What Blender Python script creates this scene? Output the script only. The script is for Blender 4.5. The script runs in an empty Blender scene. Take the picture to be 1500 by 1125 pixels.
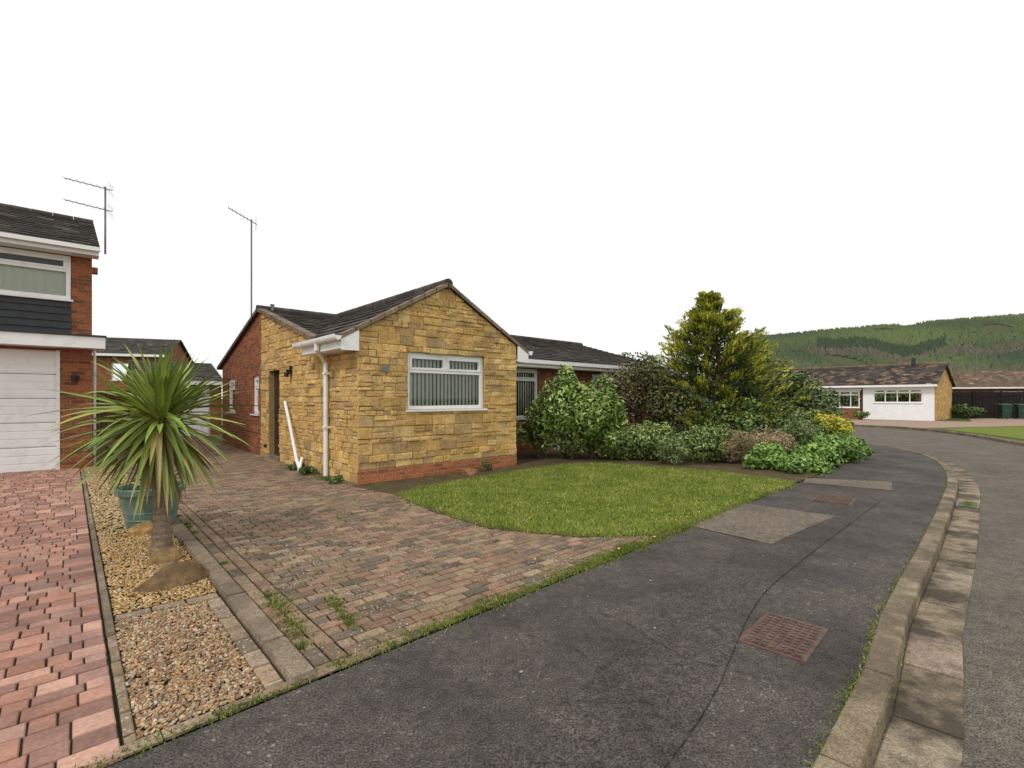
import bpy, bmesh, math, random
import numpy as np
from mathutils import Vector, Matrix
random.seed(7); RNG=np.random.default_rng(11); R=random.random; U=random.uniform
scene=bpy.context.scene
Z3=Vector((0,0,1))
# ------------------------------------------------------------------ materials
class M:
    def __init__(s,name,rough=.8,spec=.3):
        s.m=bpy.data.materials.new(name); s.m.use_nodes=True; s.t=s.m.node_tree
        s.b=s.t.nodes['Principled BSDF']; s.b.inputs['Roughness'].default_value=rough
        s.b.inputs['Specular IOR Level'].default_value=spec
        tc=s.t.nodes.new('ShaderNodeTexCoord'); s.obj=tc.outputs['Object']; s.uv=tc.outputs['UV']
    def put(s,inp,v):
        if isinstance(v,bpy.types.NodeSocket): s.t.links.new(v,inp)
        elif isinstance(v,(tuple,list)) and len(v)==3 and inp.type=='RGBA': inp.default_value=(*v,1)
        else: inp.default_value=v
    def n(s,typ,ins={},out=0,**at):
        nd=s.t.nodes.new(typ)
        for k,v in at.items(): setattr(nd,k,v)
        for k,v in ins.items(): s.put(nd.inputs[k],v)
        return nd.outputs[out]
    def noise(s,sc,co=None,det=4,rough=.6,dist=0): return s.n('ShaderNodeTexNoise',{'Vector':co or s.obj,'Scale':sc,'Detail':det,'Roughness':rough,'Distortion':dist})
    def vor(s,sc,co=None,feature='F1',out=0): return s.n('ShaderNodeTexVoronoi',{'Vector':co or s.obj,'Scale':sc},out,feature=feature)
    def mix(s,f,a,b,bl='MIX'):
        nd=s.t.nodes.new('ShaderNodeMix'); nd.data_type='RGBA'; nd.blend_type=bl
        s.put(nd.inputs[0],f); s.put(nd.inputs[6],a); s.put(nd.inputs[7],b); return nd.outputs[2]
    def ramp(s,f,a,b,c0=(0,0,0),c1=(1,1,1)):
        nd=s.t.nodes.new('ShaderNodeValToRGB'); s.put(nd.inputs[0],f); e=nd.color_ramp.elements
        e[0].position=a; e[1].position=b; e[0].color=(*c0,1); e[1].color=(*c1,1); return nd.outputs[0]
    def math(s,op,a,b=0.0):
        nd=s.t.nodes.new('ShaderNodeMath'); nd.operation=op; s.put(nd.inputs[0],a); s.put(nd.inputs[1],b); return nd.outputs[0]
    def col(s): return s.n('ShaderNodeAttribute',out=0,attribute_name='Col')
    def base(s,c): s.put(s.b.inputs['Base Color'],c); return s
    def bump(s,h,st=.4,dist=.01):
        nd=s.t.nodes.new('ShaderNodeBump'); nd.inputs['Strength'].default_value=st; nd.inputs['Distance'].default_value=dist
        s.put(nd.inputs['Height'],h); s.t.links.new(nd.outputs[0],s.b.inputs['Normal']); return s
def plain(name,c,rough=.6,spec=.3,var=.15,sc=6,metal=0):
    m=M(name,rough,spec); n=m.noise(sc,det=3); m.base(m.mix(m.ramp(n,.3,.7),tuple(x*(1-var) for x in c),tuple(min(1,x*(1+var)) for x in c)))
    m.b.inputs['Metallic'].default_value=metal; return m.m
def colmat(name,rough=.8,sc=40,var=.35,bst=.5,bd=.006,spec=.25,spots=None,mossy=.6):
    m=M(name,rough,spec); c=m.col(); n=m.noise(sc,det=4,rough=.7)
    v=m.ramp(n,.25,.75,(1-var,)*3,(1+var,)*3); c=m.mix(1,c,v,'MULTIPLY')
    n2=m.noise(sc*.12,det=2); c=m.mix(1,c,m.ramp(n2,.3,.7,(.78,.78,.78),(1.12,1.10,1.05)),'MULTIPLY')
    if spots:
        sp=m.ramp(m.vor(spots[0]),.14,.30,(1,1,1),(0,0,0)); k=m.ramp(m.noise(spots[1],det=4,rough=.75),.42,.56)
        c=m.mix(m.mix(1,sp,k,'MULTIPLY'),c,spots[2])
        c=m.mix(m.math('MULTIPLY',m.ramp(m.noise(9,det=4,rough=.8),.54,.68),mossy),c,(.06,.058,.026))
    m.base(c).bump(n,bst,bd); return m.m
MT={}
MT['stone']=colmat('sandstone',.9,20,.40,1.0,.018)
MT['mortar']=plain('mortar',(.33,.24,.12),.95,.1,.2,20)
def brick(name,c1,c2,mo,bias):
    m=M(name,.9,.2)
    br=m.t.nodes.new('ShaderNodeTexBrick'); m.put(br.inputs['Vector'],m.uv)
    for k,v in {'Scale':1.0,'Mortar Size':.006,'Mortar Smooth':.2,'Bias':bias,'Brick Width':.225,'Row Height':.075}.items(): br.inputs[k].default_value=v
    m.put(br.inputs['Color1'],c1); m.put(br.inputs['Color2'],c2); m.put(br.inputs['Mortar'],mo)
    c=m.mix(1,br.outputs[0],m.ramp(m.noise(30,det=3),.25,.75,(.6,.6,.6),(1.4,1.35,1.3)),'MULTIPLY')
    m.base(c).bump(m.math('SUBTRACT',m.math('MULTIPLY',m.noise(60,det=2),.3),br.outputs[1]),.8,.008); return m.m
MT['brick']=brick('red_brick',(.36,.12,.05),(.12,.05,.03),(.27,.20,.14),-.1)
MT['obrick']=brick('orange_brick',(.46,.16,.065),(.27,.09,.045),(.36,.28,.19),0.)
MT['roof']=colmat('roof_tile',.9,14,.45,.6,.01)
m=M('upvc_white',.35,.5); m.base(m.mix(m.ramp(m.noise(5,det=3),.5,.8),(.84,.85,.84),(.70,.70,.65))); MT['white']=m.m
MT['render']=plain('white_render',(.82,.83,.84),.9,.2,.05,3)
MT['clad']=plain('dark_cladding',(.03,.033,.036),.6,.4,.2,4)
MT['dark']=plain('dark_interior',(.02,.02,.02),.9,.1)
MT['wood']=plain('dark_door',(.04,.022,.014),.5,.4,.3,5)
m=M('vertical_blind',.8,.2); m.base((.88,.89,.76)); t=m.t; tl=t.nodes.new('ShaderNodeBsdfTranslucent'); tl.inputs[0].default_value=(.8,.82,.68,1); mx=t.nodes.new('ShaderNodeMixShader'); mx.inputs[0].default_value=.2
t.links.new(m.b.outputs[0],mx.inputs[1]); t.links.new(tl.outputs[0],mx.inputs[2]); t.links.new(mx.outputs[0],t.nodes['Material Output'].inputs[0]); MT['blind']=m.m
MT['metal']=plain('galvanised_metal',(.2,.2,.2),.5,.5,.2,9,.6)
MT['black']=plain('black_plastic',(.015,.015,.015),.5,.4)
MT['tar']=plain('crack_shadow',(.028,.025,.022),.95,.1)  # near-black for flat ribbons that paint the shade inside cracks
MT['bin']=plain('green_plastic',(.012,.045,.028),.45,.5,.1)
m=M('window_glass',.05,.5); t=m.t; tr=t.nodes.new('ShaderNodeBsdfTransparent'); tr.inputs[0].default_value=(.93,.97,.94,1)
gl=t.nodes.new('ShaderNodeBsdfGlossy'); gl.inputs['Roughness'].default_value=.02; mx=t.nodes.new('ShaderNodeMixShader'); fr=t.nodes.new('ShaderNodeFresnel'); fr.inputs[0].default_value=1.6
t.links.new(fr.outputs[0],mx.inputs[0]); t.links.new(tr.outputs[0],mx.inputs[1]); t.links.new(gl.outputs[0],mx.inputs[2]); t.links.new(mx.outputs[0],t.nodes['Material Output'].inputs[0]); MT['glass']=m.m
def asphalt(name,dk,lt,fleck=.5,moss=.3,fc=(.30,.28,.24)):
    m=M(name,.88,.25); agg=m.noise(95,det=2,rough=.8); big=m.noise(1.3,det=4,rough=.7)
    c=m.mix(m.ramp(big,.32,.66),dk,lt)
    c=m.mix(1,c,m.ramp(agg,.36,.66,(.30,.30,.31),(1.85,1.80,1.72)),'MULTIPLY')
    mid=m.noise(16,det=3,rough=.75); c=m.mix(1,c,m.ramp(mid,.32,.68,(.68,.68,.69),(1.28,1.25,1.20)),'MULTIPLY')
    if fleck:
        wv=m.n('ShaderNodeVectorMath',{0:m.obj,1:m.n('ShaderNodeVectorMath',{0:m.n('ShaderNodeTexNoise',{'Vector':m.obj,'Scale':30.0,'Detail':1.0},1),1:(.04,.04,.04)},operation='MULTIPLY')},operation='ADD')
        sp=m.ramp(m.vor(24,wv),.11,.22,(1,1,1),(0,0,0)); k=m.ramp(big,.47,.60)
        c=m.mix(m.math('MULTIPLY',m.mix(1,sp,k,'MULTIPLY'),fleck),c,fc)
        sp=m.ramp(m.vor(7,wv),.035,.07,(1,1,1),(0,0,0)); c=m.mix(m.math('MULTIPLY',sp,.6*fleck),c,fc)
    if moss: c=m.mix(m.math('MULTIPLY',m.ramp(mid,.58,.75),moss),c,(.055,.055,.026))
    m.base(c).bump(agg,.9,.007); return m.m
MT['asphalt']=asphalt('pavement_asphalt',(.046,.042,.040),(.098,.090,.082),.85)
MT['asphalt2']=asphalt('pavement_asphalt_trench',(.044,.040,.038),(.085,.078,.072),.4,.2)
MT['road']=asphalt('road_asphalt',(.095,.083,.07),(.145,.13,.11),0,.1)
MT['patch']=asphalt('old_concrete_patch',(.12,.102,.082),(.18,.155,.125),.3,.1)
def concrete(name,a,b,st=.7):
    m=M(name,.92,.2); n=m.noise(9,det=4,rough=.75); c=m.mix(m.ramp(n,.3,.7),a,b); c=m.mix(1,c,m.col(),'MULTIPLY')
    c=m.mix(1,c,m.ramp(m.noise(90,det=2,rough=.8),.32,.68,(.55,.55,.55),(1.4,1.38,1.35)),'MULTIPLY')
    c=m.mix(m.math('MULTIPLY',m.ramp(m.noise(1.7,det=4,rough=.7),.44,.58),st),c,(.05,.04,.03)); c=m.mix(m.math('MULTIPLY',m.ramp(n,.6,.72),.4),c,(.075,.075,.03))
    m.base(c).bump(m.noise(60,det=2),.7,.008); return m.m
MT['kerb']=concrete('kerb_concrete',(.17,.135,.095),(.32,.27,.20),.55)
MT['channel']=concrete('channel_concrete',(.17,.135,.10),(.36,.31,.24),.85)
MT['edging']=concrete('edging_concrete',(.17,.135,.10),(.31,.26,.20),.4)
MT['paver']=colmat('block_paver',.9,60,.4,.7,.004,spots=(36,1.7,(.47,.43,.36)))
MT['redpaver']=colmat('red_block_paver',.85,45,.28,.6,.004)
MT['pebble']=colmat('pebble',.7,90,.25,.2,.002,spec=.3)
MT['rock']=colmat('rock',.95,14,.5,1,.03)
def ground(name,a,b,c3,sc=3,bd=.02):
    m=M(name,.97,.1); n=m.noise(sc,det=5,rough=.75); c=m.mix(m.ramp(n,.3,.65),a,b); c=m.mix(m.ramp(m.noise(sc*9,det=3),.5,.7),c,c3); m.base(c).bump(m.noise(sc*14,det=3),.8,bd); return m.m
MT['soil']=ground('soil',(.06,.042,.025),(.13,.095,.058),(.10,.11,.04))
MT['sand']=ground('joint_sand',(.028,.024,.015),(.055,.045,.028),(.045,.055,.018),8)
MT['lawnb']=ground('lawn_turf',(.10,.15,.018),(.16,.21,.03),(.20,.18,.06),1.5)
MT['land']=ground('land',(.06,.09,.02),(.10,.13,.04),(.09,.08,.04),.4)
MT['farpave']=ground('pink_paving',(.30,.21,.16),(.38,.28,.22),(.25,.18,.14),2)
m=M('leaf',.5,.4); m.base(m.mix(1,m.col(),(1.22,1.22,1.1),'MULTIPLY')); MT['leaf']=m.m  # colour gain paints in the light that would pass through the leaves
m=M('grass_blade',.7,.2); c=m.col(); big=m.noise(1.6,det=4,rough=.75); m.base(m.mix(1,c,m.ramp(big,.36,.62,(.62,.72,.6),(1.22,1.08,1.5)),'MULTIPLY')); MT['grass']=m.m
MT['bark']=colmat('bark',.95,30,.5,1,.02)
m=M('forest_canopy',.95,.1); m.base(m.col()); MT['forest']=m.m
m=M('glazed_pot',.35,.5); m.base(m.mix(m.ramp(m.noise(7,det=4),.35,.7),(.08,.155,.12),(.17,.25,.20))); MT['pot']=m.m
m=M('cast_iron',.8,.3); m.base(m.mix(m.ramp(m.noise(12,det=4),.35,.65),(.085,.052,.04),(.15,.10,.078))).bump(m.noise(90,det=2),.4,.003); MT['iron']=m.m
# ------------------------------------------------------------------ mesh helpers
def link(ob,parent=None):
    scene.collection.objects.link(ob)
    if parent: ob.parent=parent
    return ob
def empty(name,loc=(0,0,0),rz=0):
    e=bpy.data.objects.new(name,None); e.empty_display_size=.3; e.location=loc; e.rotation_euler=(0,0,rz); return link(e)
def uvcol(me,cols):
    n=len(me.loops); uv=me.uv_layers.new(name='UV'); co=np.zeros(len(me.vertices)*3); me.vertices.foreach_get('co',co); co=co.reshape(-1,3)
    vi=np.zeros(n,int); me.loops.foreach_get('vertex_index',vi); nr=np.zeros(len(me.polygons)*3); me.polygons.foreach_get('normal',nr); nr=np.abs(nr.reshape(-1,3))
    lt=np.zeros(len(me.polygons),int); me.polygons.foreach_get('loop_total',lt); fn=np.repeat(np.arange(len(lt)),lt); ax=nr.argmax(1)[fn]; p=co[vi]
    uvv=np.where((ax==0)[:,None],p[:,[1,2]],np.where((ax==1)[:,None],p[:,[0,2]],p[:,[0,1]])); uv.data.foreach_set('uv',uvv.ravel())
    ca=me.color_attributes.new('Col','FLOAT_COLOR','CORNER'); c=np.ones((n,4)); c[:,:3]=np.asarray(cols)[fn]; ca.data.foreach_set('color',c.ravel())
class MB:
    def __init__(s): s.v=[]; s.f=[]; s.m=[]; s.c=[]
    def face(s,pts,mat,col=(1,1,1)):
        b=len(s.v); s.v+=[tuple(p) for p in pts]; s.f.append(tuple(range(b,b+len(pts)))); s.m.append(mat); s.c.append(col)
    def idx(s,vs,fs,mat,col=(1,1,1)):
        b=len(s.v); s.v+=[tuple(p) for p in vs]
        for f in fs: s.f.append(tuple(b+i for i in f)); s.m.append(mat); s.c.append(col)
    def box(s,x0,x1,y0,y1,z0,z1,mat,col=(1,1,1)):
        vs=[(x,y,z) for z in (z0,z1) for y in (y0,y1) for x in (x0,x1)]
        s.idx(vs,[(0,1,3,2),(4,5,7,6),(0,1,5,4),(2,3,7,6),(0,2,6,4),(1,3,7,5)],mat,col)
    def obox(s,fr,a0,a1,d0,d1,z0,z1,mat,col=(1,1,1)):
        vs=[fr(a,d,z) for z in (z0,z1) for d in (d0,d1) for a in (a0,a1)]
        s.idx(vs,[(0,1,3,2),(4,5,7,6),(0,1,5,4),(2,3,7,6),(0,2,6,4),(1,3,7,5)],mat,col)
    def tube(s,pts,rad,mat,col=(1,1,1),k=8,cap=True):
        pts=[Vector(p) for p in pts]; b=len(s.v)
        if not isinstance(rad,(list,tuple)): rad=[rad]*len(pts)
        for i,p in enumerate(pts):
            d=(pts[min(i+1,len(pts)-1)]-pts[max(i-1,0)]).normalized(); a=d.cross(Vector((.31,.17,.93))).normalized() if abs(d.z)<.95 else d.cross(Vector((1,0,0))).normalized(); c=d.cross(a)
            for j in range(k):
                t=2*math.pi*j/k; s.v.append(tuple(p+(a*math.cos(t)+c*math.sin(t))*rad[i]))
        for i in range(len(pts)-1):
            for j in range(k):
                s.f.append((b+i*k+j,b+i*k+(j+1)%k,b+(i+1)*k+(j+1)%k,b+(i+1)*k+j)); s.m.append(mat); s.c.append(col)
        if cap:
            for i in (0,len(pts)-1): s.f.append(tuple(b+i*k+j for j in range(k))); s.m.append(mat); s.c.append(col)
    def build(s,name,parent=None,smooth=False,bevel=0):
        me=bpy.data.meshes.new(name); me.from_pydata(s.v,[],s.f); ks=list(dict.fromkeys(s.m))
        for k in ks: me.materials.append(MT[k])
        me.polygons.foreach_set('material_index',[ks.index(k) for k in s.m]); uvcol(me,s.c)
        if smooth: me.polygons.foreach_set('use_smooth',[True]*len(me.polygons))
        ob=link(bpy.data.objects.new(name,me),parent)
        if bevel: b=ob.modifiers.new('b','BEVEL'); b.width=bevel; b.segments=2; b.limit_method='ANGLE'
        return ob
def fast(name,V,F,cols,mat,parent=None,smooth=False):
    V=np.asarray(V,dtype=np.float32); F=np.asarray(F,dtype=np.int32); me=bpy.data.meshes.new(name); me.vertices.add(len(V)); me.vertices.foreach_set('co',V.ravel())
    k=F.shape[1]; me.loops.add(F.size); me.loops.foreach_set('vertex_index',F.ravel()); me.polygons.add(len(F)); me.polygons.foreach_set('loop_start',np.arange(0,F.size,k,dtype=np.int32))
    if smooth: me.polygons.foreach_set('use_smooth',[True]*len(F))
    me.update(calc_edges=True); me.validate(); ca=me.color_attributes.new('Col','FLOAT_COLOR','CORNER'); c=np.ones((F.size,4),dtype=np.float32); c[:,:3]=np.repeat(np.clip(cols,0,1),k,axis=0); ca.data.foreach_set('color',c.ravel())
    me.materials.append(MT[mat]); return link(bpy.data.objects.new(name,me),parent)
def frame(P,A,N): return lambda a,d,z:(P[0]+A[0]*a+N[0]*d,P[1]+A[1]*a+N[1]*d,z)
def clip(poly,n,c):
    out=[]
    for i in range(len(poly)):
        p=poly[i]; q=poly[(i+1)%len(poly)]; dp=n[0]*p[0]+n[1]*p[1]-c; dq=n[0]*q[0]+n[1]*q[1]-c
        if dp>=0: out.append(p)
        if (dp>=0)!=(dq>=0): t=dp/(dp-dq); out.append((p[0]+(q[0]-p[0])*t,p[1]+(q[1]-p[1])*t))
    return out
def cliprect(p,a0,a1,z0,z1):
    for n,c in (((1,0),a0),((-1,0),-a1),((0,1),z0),((0,-1),-z1)):
        if len(p)>=3: p=clip(p,n,c)
    return p if len(p)>=3 else []
def clippoly(p,reg):
    cx=sum(q[0] for q in reg)/len(reg); cy=sum(q[1] for q in reg)/len(reg)
    for i in range(len(reg)):
        a=reg[i]; b=reg[(i+1)%len(reg)]; n=(-(b[1]-a[1]),b[0]-a[0]); c=n[0]*a[0]+n[1]*a[1]
        if n[0]*cx+n[1]*cy<c: n=(-n[0],-n[1]); c=-c
        p=clip(p,n,c)
        if len(p)<3: return []
    return p
def area(p): return abs(sum(p[i][0]*p[(i+1)%len(p)][1]-p[(i+1)%len(p)][0]*p[i][1] for i in range(len(p))))/2
def wall(mb,fr,reg,ops,th,mat):
    a0=min(p[0] for p in reg); a1=max(p[0] for p in reg); z0=min(p[1] for p in reg); z1=max(p[1] for p in reg)
    cuts=sorted({a0,a1}|{x for o in ops for x in o[:2] if a0<x<a1})
    for c0,c1 in zip(cuts,cuts[1:]):
        bl=sorted((o[2],o[3]) for o in ops if o[0]<=c0+1e-6 and o[1]>=c1-1e-6); z=z0; rng=[]
        for b0,b1 in bl:
            if b0>z: rng.append((z,b0))
            z=b1
        if z<z1: rng.append((z,z1))
        for r0,r1 in rng:
            p=cliprect(reg,c0,c1,r0,r1)
            if not p: continue
            n=len(p); vs=[fr(x,0,z) for x,z in p]+[fr(x,-th,z) for x,z in p]
            mb.idx(vs,[tuple(range(n)),tuple(range(n,2*n))]+[(i,(i+1)%n,n+(i+1)%n,n+i) for i in range(n)],mat)
def block(mb,pos,p,d,ins,mat,col,jit=.003,tilt=.003):
    cx=sum(q[0] for q in p)/len(p); cy=sum(q[1] for q in p)/len(p); n=len(p)
    js=[(U(-jit,jit),U(-jit,jit)) for _ in p]; ts=[U(-tilt,tilt) for _ in p]
    def ring(i,dd,k):
        o=[]
        for q,j,t in zip(p,js,ts):
            x=q[0]+math.copysign(min(i,abs(cx-q[0])*.5),cx-q[0])+j[0]; y=q[1]+math.copysign(min(i,abs(cy-q[1])*.5),cy-q[1])+j[1]; o.append(pos(x,y,dd+t*k))
        return o
    r0=ring(ins[0],0,0); r1=ring(ins[1],d*.75,1); r2=ring(ins[2],d,1)
    mb.idx(r0+r1+r2,[(i,(i+1)%n,n+(i+1)%n,n+i) for i in range(n)]+[(n+i,n+(i+1)%n,2*n+(i+1)%n,2*n+i) for i in range(n)]+[tuple(range(2*n,3*n))],mat,col)
PAL=[(.62,.41,.155),(.65,.44,.175),(.59,.38,.135),(.55,.36,.14),(.66,.47,.21),(.63,.41,.15),(.60,.39,.145),(.67,.46,.185),(.57,.365,.13),(.49,.33,.155),(.61,.42,.18),(.44,.30,.15)]
def stonework(mb,fr,reg,ops,z0):
    a0=min(p[0] for p in reg); a1=max(p[0] for p in reg); z1=max(p[1] for p in reg); z=z0
    pos=lambda a,zz,d:fr(a,d,zz)
    def put(x0,x1,y0,y1):
        rs=[(x0,x1,y0,y1)]
        for o in ops:
            nr=[]
            for r in rs:
                if r[1]<=o[0] or r[0]>=o[1] or r[3]<=o[2] or r[2]>=o[3]: nr.append(r); continue
                if r[0]<o[0]: nr.append((r[0],o[0],r[2],r[3]))
                if r[1]>o[1]: nr.append((o[1],r[1],r[2],r[3]))
                m0,m1=max(r[0],o[0]),min(r[1],o[1])
                if r[2]<o[2]: nr.append((m0,m1,r[2],o[2]))
                if r[3]>o[3]: nr.append((m0,m1,o[3],r[3]))
            rs=nr
        for r in rs:
            p=clippoly([(r[0],r[2]),(r[1],r[2]),(r[1],r[3]),(r[0],r[3])],reg)
            if p and area(p)>.0015:
                c=random.choice(PAL); k=U(.84,1.08); block(mb,pos,p,U(.010,.036),(.001,.004,.016),'stone',tuple(x*k for x in c),.008,.007)
    while z<z1:
        h=random.choice([.08,.10,.12,.14,.17,.2]); x=a0-U(0,.2)
        while x<a1:
            w=min(.42,max(.13,h*U(1.0,3.2)))
            if a1-x-w<.12: w=a1-x+.001
            if h>.13 and R()<.42:
                hs=z+h*U(.4,.6); sp=x+w*U(.35,.65)
                if R()<.5: put(x,x+w,z,hs); put(x,sp,hs,z+h); put(sp,x+w,hs,z+h)
                else: put(x,x+w,z,hs); put(x,x+w,hs,z+h)
            else: put(x,x+w,z,z+h)
            x+=w
        z+=h
def window(par,fr,a0,a1,z0,z1,vm=(),tr=None,vtop=(),blinds=False,sill=True,name='window',rec=.05):
    mb=MB(); f=.07; d0,d1=-rec-.06,-rec
    mb.obox(fr,a0,a1,d0,d1,z0,z0+f,'white'); mb.obox(fr,a0,a1,d0,d1,z1-f,z1,'white')
    mb.obox(fr,a0,a0+f,d0,d1,z0+f,z1-f,'white'); mb.obox(fr,a1-f,a1,d0,d1,z0+f,z1-f,'white')
    zt=z1-f
    if tr: mb.obox(fr,a0+f,a1-f,d0,d1-.003,tr-.03,tr+.03,'white'); zt=tr-.03
    for x in vm: mb.obox(fr,x-.03,x+.03,d0,d1-.002,z0+f,zt,'white')
    if tr:
        xs=[a0+f]+list(vtop)+[a1-f]
        for x in vtop: mb.obox(fr,x-.03,x+.03,d0,d1-.002,tr+.03,z1-f,'white')
        for i,(p,q) in enumerate(zip(xs,xs[1:])):
            p+=.03 if i else 0; q-=.03 if i<len(xs)-2 else 0; s=.04; dd=d1+.012
            mb.obox(fr,p,q,d1-.03,dd,tr+.03,tr+.03+s,'white'); mb.obox(fr,p,q,d1-.03,dd,z1-f-s,z1-f,'white'); mb.obox(fr,p,p+s,d1-.03,dd,tr+.03+s,z1-f-s,'white'); mb.obox(fr,q-s,q,d1-.03,dd,tr+.03+s,z1-f-s,'white')
    if sill: mb.obox(fr,a0-.04,a1+.04,-rec-.06,.055,z0-.04,z0-.002,'white')
    mb.build(name+'_frame',par,bevel=.004)
    g=MB(); g.face([fr(a0+.02,-rec-.035,z0+.02),fr(a1-.02,-rec-.035,z0+.02),fr(a1-.02,-rec-.035,z1-.02),fr(a0+.02,-rec-.035,z1-.02)],'glass'); g.build(name+'_glass',par)
    if blinds==1:
        b=MB(); x=a0+.04; zb=z1-.03
        while x<a1-.06:
            k=U(-.006,.006); xe=min(x+.079,a1-.03); b.face([fr(x,-rec-.09,z0+.07),fr(xe,-rec-.125+k,z0+.07),fr(xe,-rec-.125+k,zb),fr(x,-rec-.09,zb)],'blind')
            x+=.086
        b.obox(fr,a0,a1,-rec-.14,-rec-.075,zb-.02,zb+.03,'white')
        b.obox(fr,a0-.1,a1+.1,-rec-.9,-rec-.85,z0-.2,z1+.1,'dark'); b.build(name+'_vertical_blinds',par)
    if blinds==2:
        b=MB(); n=int((a1-a0)/.05); zt2=tr if tr else z1-.05
        P=[(a0+.03+(a1-a0-.06)*i/n,-rec-.09-.018*math.sin(i*2.1)) for i in range(n+1)]
        for (x0,d0_),(x1,d1_) in zip(P,P[1:]): b.face([fr(x0,d0_,z0+.05),fr(x1,d1_,z0+.05),fr(x1,d1_,zt2),fr(x0,d0_,zt2)],'blind')
        b.build(name+'_net_curtain',par)  # wavy pale sheet; in the upper window it imitates a reflection
TP=[(.052,.045,.040),(.062,.054,.046),(.043,.038,.034),(.072,.062,.052),(.055,.05,.046)]
TPB=[(.15,.10,.065),(.17,.12,.08),(.12,.085,.06),(.14,.10,.075)]
def roof(mb,E0,Uv,L,S,SL,pal=TP,row=.3,tile=.3,mat='roof',lich=.08):
    E0=Vector(E0);Uv=Vector(Uv).normalized();S=Vector(S).normalized();N=Uv.cross(S)
    if N.z<0: N=-N
    nr=max(1,round(SL/row)); rh=SL/nr; nt=max(1,round(L/tile)); tw=L/nt
    for i in range(nr):
        off=0.5 if i%2 else 0
        for j in range(nt+(1 if off else 0)):
            x0=max(0,(j-off)*tw); x1=min(L,(j+1-off)*tw)
            if x1-x0<.01: continue
            l=.032+U(-.005,.005); a=E0+Uv*(x0+.002)+S*(i*rh); b=E0+Uv*(x1-.002)+S*(i*rh); c=b+S*(rh+.02); d=a+S*(rh+.02)
            cl=random.choice(pal); k=U(.75,1.3)
            if R()<lich: k*=1.7
            cl=tuple(q*k for q in cl)
            mb.idx([a+N*l,b+N*l,c+N*.004,d+N*.004,a,b],[(0,1,2,3),(4,5,1,0),(4,0,3),(5,1,2)],mat,cl)
    a=E0;b=E0+Uv*L;c=b+S*SL;d=a+S*SL; t=N*.05
    mb.idx([a-N*.002,b-N*.002,c-N*.002,d-N*.002,a-t,b-t,c-t,d-t],[(0,1,2,3),(4,5,6,7),(0,1,5,4),(1,2,6,5),(2,3,7,6),(3,0,4,7)],'clad')
def ridge(mb,a,b,pal=TP,r=.1):
    a=Vector(a);b=Vector(b);L=(b-a).length;n=int(L/.4)+1
    for i in range(n):
        p=a+(b-a)*(i/n);q=a+(b-a)*((i+1)/n-.008/L); c=random.choice(pal);k=U(.9,1.4); mb.tube([p,q],[r,r*.96],'roof',tuple(x*k for x in c),10)
# ------------------------------------------------------------------ layout frames
UX,UY=.743,.669
OX,OY=-2.589,8.286
RZ=math.atan2(UY,UX)
def L2W(w,s): return (OX+UX*w-UY*s, OY+UY*w+UX*s)
FRONT=lambda y=0,x=0:frame((x,y),(1,0),(0,-1))
# ================================================================== STONE BUNGALOW
H=empty('stone_bungalow',(OX,OY,0),RZ)
W=3.58; PR=W/2; rz=lambda w:3.66-.56*abs(w-PR)
zm=lambda s:3.73-.285*abs(s-5.75)
mb=MB(); F=FRONT(); WIN=(.936,2.71,1.25,2.30)
reg=[(0,0),(W,0),(W,rz(W)-.06),(PR,rz(PR)-.06),(0,rz(0)-.06)]
wall(mb,F,reg,[WIN],.25,'mortar')
sreg=[(-.018,.235),(W+.018,.235),(W+.018,rz(W)-.07),(PR,rz(PR)-.07),(-.018,rz(0)-.07)]
stonework(mb,F,sreg,[WIN],.235)
mb.build('front_stone_wall',H)
mb=MB(); mb.box(-.02,W+.02,-.025,-.001,-.1,.228,'obrick'); mb.box(W+.001,W+.02,-.001,1.55,-.1,.228,'obrick'); mb.build('brick_plinth',H)
mb=MB(); SF=frame((0,0),(0,1),(-1,0)); DOOR=(4.15,4.98,-.05,2.12)
r1=[(.25,-.05),(1.6,-.05),(1.6,2.50),(.25,2.60)]; wall(mb,SF,r1,[],.25,'mortar'); stonework(mb,SF,[(-.0,0),(1.6,0),(1.6,2.5),(0,2.58)],[],0)
r2=[(1.6,-.05),(5.62,-.05),(5.62,zm(5.62)-.06),(1.6,zm(1.6)-.06)]; wall(mb,SF,r2,[DOOR],.5,'mortar'); stonework(mb,SF,[(1.6,0),(5.62,0),(5.62,zm(5.62)-.06),(1.6,zm(1.6)-.06)],[DOOR],0)
mb.build('side_stone_wall',H)
mb=MB(); W1=(5.85,6.45,1.05,2.05);W2=(8.3,9.2,1.05,2.05)
wall(mb,SF,[(5.62,-.05),(9.9,-.05),(9.9,zm(9.9)-.06),(5.75,zm(5.75)-.06),(5.62,zm(5.62)-.06)],[W1,W2],.25,'brick')
FR2=FRONT(1.6,0); WA=(4.2,5.9,.93,2.25);WB=(6.5,7.2,0.0,2.1);WC=(8.2,10.4,.93,2.2)
wall(mb,frame((W,0),(0,1),(1,0)),[(.25,-.05),(1.6,-.05),(1.6,2.5),(.25,2.55)],[],.25,'brick')
wall(mb,FR2,[(W,-.05),(12.5,-.05),(12.5,2.5),(W,2.5)],[WA,WB,WC],.25,'brick')
wall(mb,frame((0,9.9),(1,0),(0,1)),[(.25,-.05),(12.5,-.05),(12.5,2.5),(.25,2.5)],[],.25,'brick')
wall(mb,frame((12.5,0),(0,1),(1,0)),[(1.85,-.05),(9.65,-.05),(9.65,2.5),(5.75,zm(5.75)-.06),(1.85,2.5)],[],.25,'brick')
mb.build('brick_walls',H)
window(H,F,*WIN,tr=1.96,vtop=(1.80,),blinds=1,name='front_window')
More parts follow.
